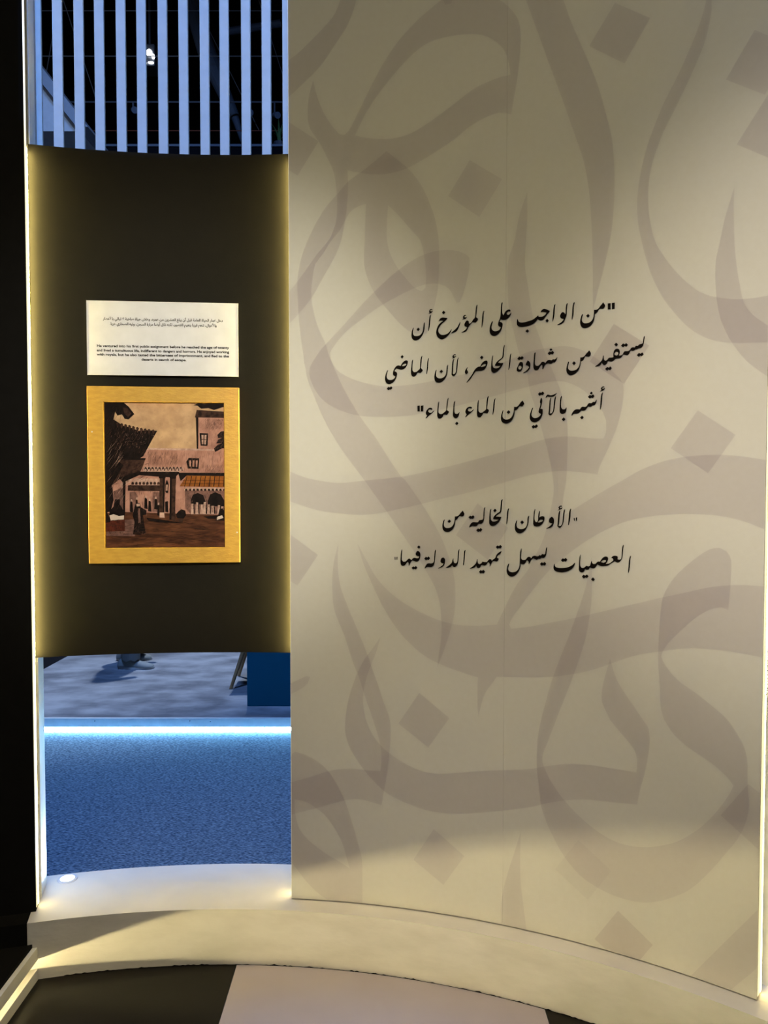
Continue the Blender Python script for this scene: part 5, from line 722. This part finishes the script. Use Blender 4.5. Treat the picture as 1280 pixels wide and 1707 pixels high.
def chair(loc, rz, label):
    e = tag(empty('chair', loc), label, 'chair')
    for sx in (-1, 1):
        for sy in (-1, 1): tube('leg', (sx * .24, sy * .18, 0), (sx * .10, sy * .12, .43), .0115, M['wood'], e, .018)
    # moulded shell
    bm = bmesh.new(); nu, nv = 9, 13; g_ = []
    for j in range(nv):
        t = j / (nv - 1); row = []
        for i in range(nu):
            u = i / (nu - 1) * 2 - 1
            if t < .55: y = -.22 + t / .55 * .40; z = .445 - .02 * math.sin(t / .55 * 3.14) + .03 * u * u; w = .23
            else: s_ = (t - .55) / .45; y = .18 + .07 * s_ - .05 * u * u * (1 - s_ * .3) ; z = .445 + .03 * u * u * (1 - s_) + .38 * s_; w = .23 - .03 * s_ * s_
            row.append(bm.verts.new((u * w, y, z)))
        g_.append(row)
    for j in range(nv - 1):
        for i in range(nu - 1): bm.faces.new((g_[j][i], g_[j][i + 1], g_[j + 1][i + 1], g_[j + 1][i]))
    bmesh.ops.solidify(bm, geom=list(bm.faces), thickness=.008)
    bm_obj('seat_shell', bm, M['seat'], e, True)
    e.rotation_euler.z = R_(rz); return e
chair((-.84, 5.53, ZS), 2, 'chair with splayed wooden legs beside the blue counter')

# person standing on the grey carpet: only shoes and trouser hems show under the panel
pe = tag(empty('person', (-1.95, 6.07, ZS)), 'person in grey trousers and grey shoes standing beyond the bay', 'person')
def skin(name, pts, edges, radii, m, parent, root=0, sub=1):
    me = bpy.data.meshes.new(name); me.from_pydata(pts, edges, []); o = link(name, me, m, parent)
    sk = o.modifiers.new('skin', 'SKIN'); sk.use_smooth_shade = True
    for i, r in enumerate(radii): d = me.skin_vertices[0].data[i]; d.radius = (r, r); d.use_root = (i == root)
    o.modifiers.new('sub', 'SUBSURF').levels = sub; o.modifiers['sub'].render_levels = sub
    return o
skin('body', [(0, 0, .93), (0, 0, 1.15), (0, 0, 1.38), (0, -.01, 1.50), (0, -.03, 1.60), (0, -.04, 1.70),
              (-.18, 0, 1.42), (-.24, -.02, 1.15), (-.22, -.12, .95), (-.21, -.16, .86), (.18, 0, 1.42), (.24, -.02, 1.15), (.22, -.12, .95), (.21, -.16, .86),
              (-.10, 0, .88), (-.12, -.01, .48), (-.13, .02, .12), (.10, 0, .88), (.14, .03, .48), (.16, .06, .12)],
     [(0, 1), (1, 2), (2, 3), (3, 4), (4, 5), (2, 6), (6, 7), (7, 8), (8, 9), (2, 10), (10, 11), (11, 12), (12, 13), (0, 14), (14, 15), (15, 16), (0, 17), (17, 18), (18, 19)],
     [.15, .13, .15, .06, .08, .085, .06, .045, .035, .03, .06, .045, .035, .03, .085, .055, .04, .085, .055, .04], M['jacket'], pe, 0, 2)
for k, (x, y) in enumerate(((-.13, .02), (.16, .06))):
    bm = bmesh.new(); rows = []
    for z, r, dx in ((.072, .066, 0), (.10, .068, 0), (.30, .072, .004), (.50, .080, 0), (.90, .105, -x * .3)):
        rows.append([bm.verts.new((x + dx + r * math.cos(t * math.pi / 10), y + r * 1.05 * math.sin(t * math.pi / 10), z + .006 * math.sin(t * 1.9))) for t in range(20)])
    for j in range(4):
        for t in range(20): bm.faces.new((rows[j][t], rows[j][(t + 1) % 20], rows[j + 1][(t + 1) % 20], rows[j + 1][t]))
    bm_obj('trouser_leg', bm, M['cloth'], pe, True)
def shoe(x, y, rz):
    secs = [(-.085, .030, .062, .050), (-.06, .036, .085, .055), (-.02, .037, .095, .060), (.03, .038, .082, .060), (.09, .045, .058, .050), (.14, .047, .045, .042), (.175, .036, .036, .032), (.190, .018, .026, .024)]
    bm = bmesh.new(); rows = []
    for sx, w, h, wt in secs:
        prof = [(-w, .016), (-w * 1.04, h * .45), (-w * .72, h * .85), (0, h), (w * .72, h * .85), (w * 1.04, h * .45), (w, .016), (0, .014)]
        rows.append([bm.verts.new((sx, py, pz)) for py, pz in prof])
    for j in range(len(rows) - 1):
        for i in range(8): bm.faces.new((rows[j][i], rows[j][(i + 1) % 8], rows[j + 1][(i + 1) % 8], rows[j + 1][i]))
    bm.faces.new(rows[0]); bm.faces.new(rows[-1][::-1])
    bmesh.ops.subdivide_edges(bm, edges=list(bm.edges), cuts=1, use_grid_fill=True, smooth=.6)
    o = bm_obj('shoe', bm, M['shoe'], pe, True); o.location = (x, y, 0); o.rotation_euler.z = R_(rz)
    bm = bmesh.new(); lo, hi = [], []
    for t in range(24):
        a = t * math.pi / 12; xx = .052 + .143 * math.cos(a); ww = .041 * (1 + .12 * math.cos(a)) * math.sin(a)
        lo.append(bm.verts.new((xx, ww, 0))); hi.append(bm.verts.new((xx, ww * 1.02, .018)))
    for t in range(24): bm.faces.new((lo[t], lo[(t + 1) % 24], hi[(t + 1) % 24], hi[t]))
    bm.faces.new(lo[::-1]); bm.faces.new(hi); bm_obj('sole', bm, M['sole'], o)
shoe(-.13, .03, -90); shoe(.16, .14, -84); pe.rotation_euler.z = R_(90)

# dark stand front with a pale top edge, planter and canopy above it
st = tag(empty('stand_front', (-2.6, 9.1, 0)), 'tall dark stand front behind the slats', 'stand')
adopt(box('front', (-6, 9.01, ZS), (1.5, 9.2, 5.40), M['darkhall']), st)
adopt(box('top_edge', (-6, 8.99, 5.4005), (1.5, 9.22, 5.425), M['duct']), st)
plt = tag(empty('potted_plant', (-1.22, 9.1, 5.4255)), 'small spiky green plant seen between the last two slats', 'plant')
tube('pot', (0, 0, 0), (0, 0, .06), .05, M['steel'], plt, .07)
for i in range(11):
    a = i * 2.4; l = .13 + .05 * ((i * 7) % 3); lean = .25 + .5 * ((i * 5) % 4) / 4
    d = Vector((math.cos(a), math.sin(a), 0)); sd = Vector((-math.sin(a), math.cos(a), 0)); bm = bmesh.new(); pr = []
    for j in range(5):
        t = j / 4; c = d * (lean * l * t * t * 1.3) + Vector((0, 0, .05 + l * t * (1.15 - .3 * t * lean))); w = .020 * (1 - t) ** .7 + .0005
        pr.append((bm.verts.new(c - sd * w), bm.verts.new(c + d * .004), bm.verts.new(c + sd * w)))
    for j in range(4):
        for k in range(2): bm.faces.new((pr[j][k], pr[j][k + 1], pr[j + 1][k + 1], pr[j + 1][k]))
    bm_obj('leaf', bm, M['leaf'], plt)
def prism(name, poly, y0, y1, m, parent):
    bm = bmesh.new(); a = [bm.verts.new((x, y0, z)) for x, z in poly]; b = [bm.verts.new((x, y1, z)) for x, z in poly]; n_ = len(poly)
    for i in range(n_): bm.faces.new((a[i], a[(i + 1) % n_], b[(i + 1) % n_], b[i]))
    bm.faces.new(a); bm.faces.new(b[::-1]); return adopt(bm_obj(name, bm, m), parent)
cn = tag(empty('gable_canopy', (-4.2, 8.2, 5.0)), 'pale sloping gable of a stand behind the first slats', 'canopy')
prism('gable', [(-5.2, 5.13), (-3.12, 5.13), (-5.2, 7.75)], 8.02, 8.85, M['canopy'], cn)
prism('roof_edge', [(-5.2, 7.755), (-3.115, 5.13), (-3.00, 5.13), (-5.2, 7.98)], 7.92, 8.85, M['canopyd'], cn)
box('post', (-4.9, 8.6, ZS), (-4.8, 8.7, 5.129), M['darkhall']); adopt(bpy.data.objects['post'], cn)

# hall ceiling rigging
for k, (z, y, r, m, lb) in enumerate(((6.93, 9.0, .0045, 'cable', 'topmost thin horizontal cable seen through the slats'), (6.42, 9.0, .006, 'cable', 'horizontal cable just below the cluster of lamps'), (6.05, 9.3, .011, 'steel', 'grey horizontal rigging pipe at mid height behind the slats'), (5.76, 9.4, .007, 'rust', 'reddish horizontal cable low behind the slats'))):
    tag(tube('rigging_line', (-7, y, z), (2, y, z), r, M[m], n=8), lb, 'cable', 'horizontal rigging lines')
for k, (a, b, lb) in enumerate((((-4.3, 9.6, 8.6), (-3.42, 9.6, 5.9), 'steep thin wire behind the fourth and fifth slats'), ((-2.9, 9.7, 8.6), (-1.55, 9.7, 5.9), 'long diagonal wire crossing the middle slats'), ((-1.9, 9.8, 8.6), (-1.0, 9.8, 5.8), 'diagonal wire at the right end of the slats'), ((-3.9, 9.9, 8.6), (-4.4, 9.9, 6.0), 'thin wire leaning left behind the gable'))):
    tag(tube('hanging_wire', a, b, .006, M['cable'], n=6), lb, 'wire', 'slanting hanging wires')
dk = tag(empty('fabric_duct', (-2.2, 10.2, 8.6)), 'dim grey slanting duct behind the slats right of the lamps', 'duct')
for (a, b, r0, r1) in (((-2.75, 10.2, 8.6), (-2.28, 10.2, 7.05), .10, .12), ((-2.27, 10.2, 7.04), (-1.95, 10.2, 6.3), .12, .07), ((-1.94, 10.2, 6.29), (-1.80, 10.2, 5.85), .05, .02)):
    adopt(tube('duct_section', a, b, r0, M['duct'], None, r1, 14), dk)
pp = tag(tube('hanging_pipe', (-1.95, 9.9, 7.22), (-1.30, 9.9, 7.32), .045, M['duct'], n=10), 'short grey pipe hanging level behind the right slats', 'pipe')
hl = tag(empty('lamp_cluster', (-3.02, 10.0, 6.95)), 'cluster of bright round hall lamps behind the slats', 'lamp')
adopt(box('housing', (-3.17, 10.02, 6.86), (-2.93, 10.30, 7.14), M['steel'], bevel=.02), hl)
adopt(tube('hanger', (-3.03, 10.15, 7.14), (-3.03, 10.15, 8.6), .015, M['steel'], n=8), hl)
for x, z, rx, rz_ in ((-3.083, 7.02, .028, .038), (-2.995, 7.015, .036, .044), (-2.945, 6.97, .018, .028), (-3.065, 6.895, .036, .013), (-2.975, 6.893, .034, .013)):
    bm = bmesh.new(); c0 = [bm.verts.new((x + rx * math.cos(t * math.pi / 12), 10.005, z + rz_ * math.sin(t * math.pi / 12))) for t in range(24)]
    c1 = [bm.verts.new((v.co.x, 10.02, v.co.z)) for v in c0]
    for t in range(24): bm.faces.new((c0[t], c0[(t + 1) % 24], c1[(t + 1) % 24], c1[t]))
    bm.faces.new(c0); bm.faces.new(c1[::-1]); adopt(bm_obj('lamp_lens', bm, M['bulb']), hl)
for x, z, lb in ((-1.62, 5.93, 'small grey stage lamp behind the third slat from the right'), (-1.30, 5.90, 'small grey stage lamp behind the last gap between slats'), (-2.98, 5.96, 'small pale stage lamp below the bright cluster')):
    e = tag(empty('stage_lamp', (x, 9.30, z)), lb, 'lamp', 'small dim stage lamps')
    tube('can', (0, 0, .0), (.05, -.10, -.05), .030, M['duct'], e, .038); tube('yoke', (0, 0, .03), (0, 0, 6.05 - z), .012, M['steel'], e)

# ---- added unseen spot with blades that mask its beam onto the slats
ps = tag(empty('added_slat_spot', ADDED_SPOT), 'added unseen spotlight with four beam masks above the room', 'lamp')
def toward(p, f): return ADDED_SPOT + (Vector(p) - ADDED_SPOT) * f
h = .12
c_in = [toward(cyl(-14.80, 2.35, 2.590), h), toward(cyl(4.48, 2.36, 2.585), h), toward(cyl(4.48, 2.36, 3.75), h), toward(cyl(-14.80, 2.35, 3.75), h)]
mid = sum(c_in, Vector()) / 4
c_out = [mid + (c - mid) * 4.5 for c in c_in]
fwd = (mid - ADDED_SPOT).normalized() * .003
for i in range(4):
    j = (i + 1) % 4; q = [c_in[i], c_in[j], c_out[j], c_out[i]]; q += [v + fwd for v in q]
    mesh('beam_mask', [v - ADDED_SPOT for v in q], [(0, 1, 2, 3), (7, 6, 5, 4), (0, 4, 5, 1), (1, 5, 6, 2), (2, 6, 7, 3), (3, 7, 4, 0)], M['black'], ps)
bk = -(mid - ADDED_SPOT).normalized()
tube('lamp_body', bk * .05, bk * .40, .09, M['black'], ps, .11, 20)
tube('hanger', bk * .25, bk * .25 + Vector((0, 0, 1.5)), .015, M['steel'], ps, n=8)

# worn, dark lower lip of the plinth where the floor sheet was cut against it
def worn_edge(t0, t1, parent):
    vs, fs = [], []; n_ = 220
    for i in range(n_ + 1):
        t = t0 + (t1 - t0) * i / n_; hgt = .0016 + .0035 * max(0, random.gauss(.2, .45)) * (1 if random.random() < .55 else .2)
        vs += [cyl(t, R_PL - .0012, .0002), cyl(t, R_PL - .0012, hgt)]
    for i in range(n_): fs.append((2 * i, 2 * i + 1, 2 * i + 3, 2 * i + 2))
    return mesh('worn_edge', vs, fs, M['black'], parent)
worn_edge(-12.5, 34, pl)
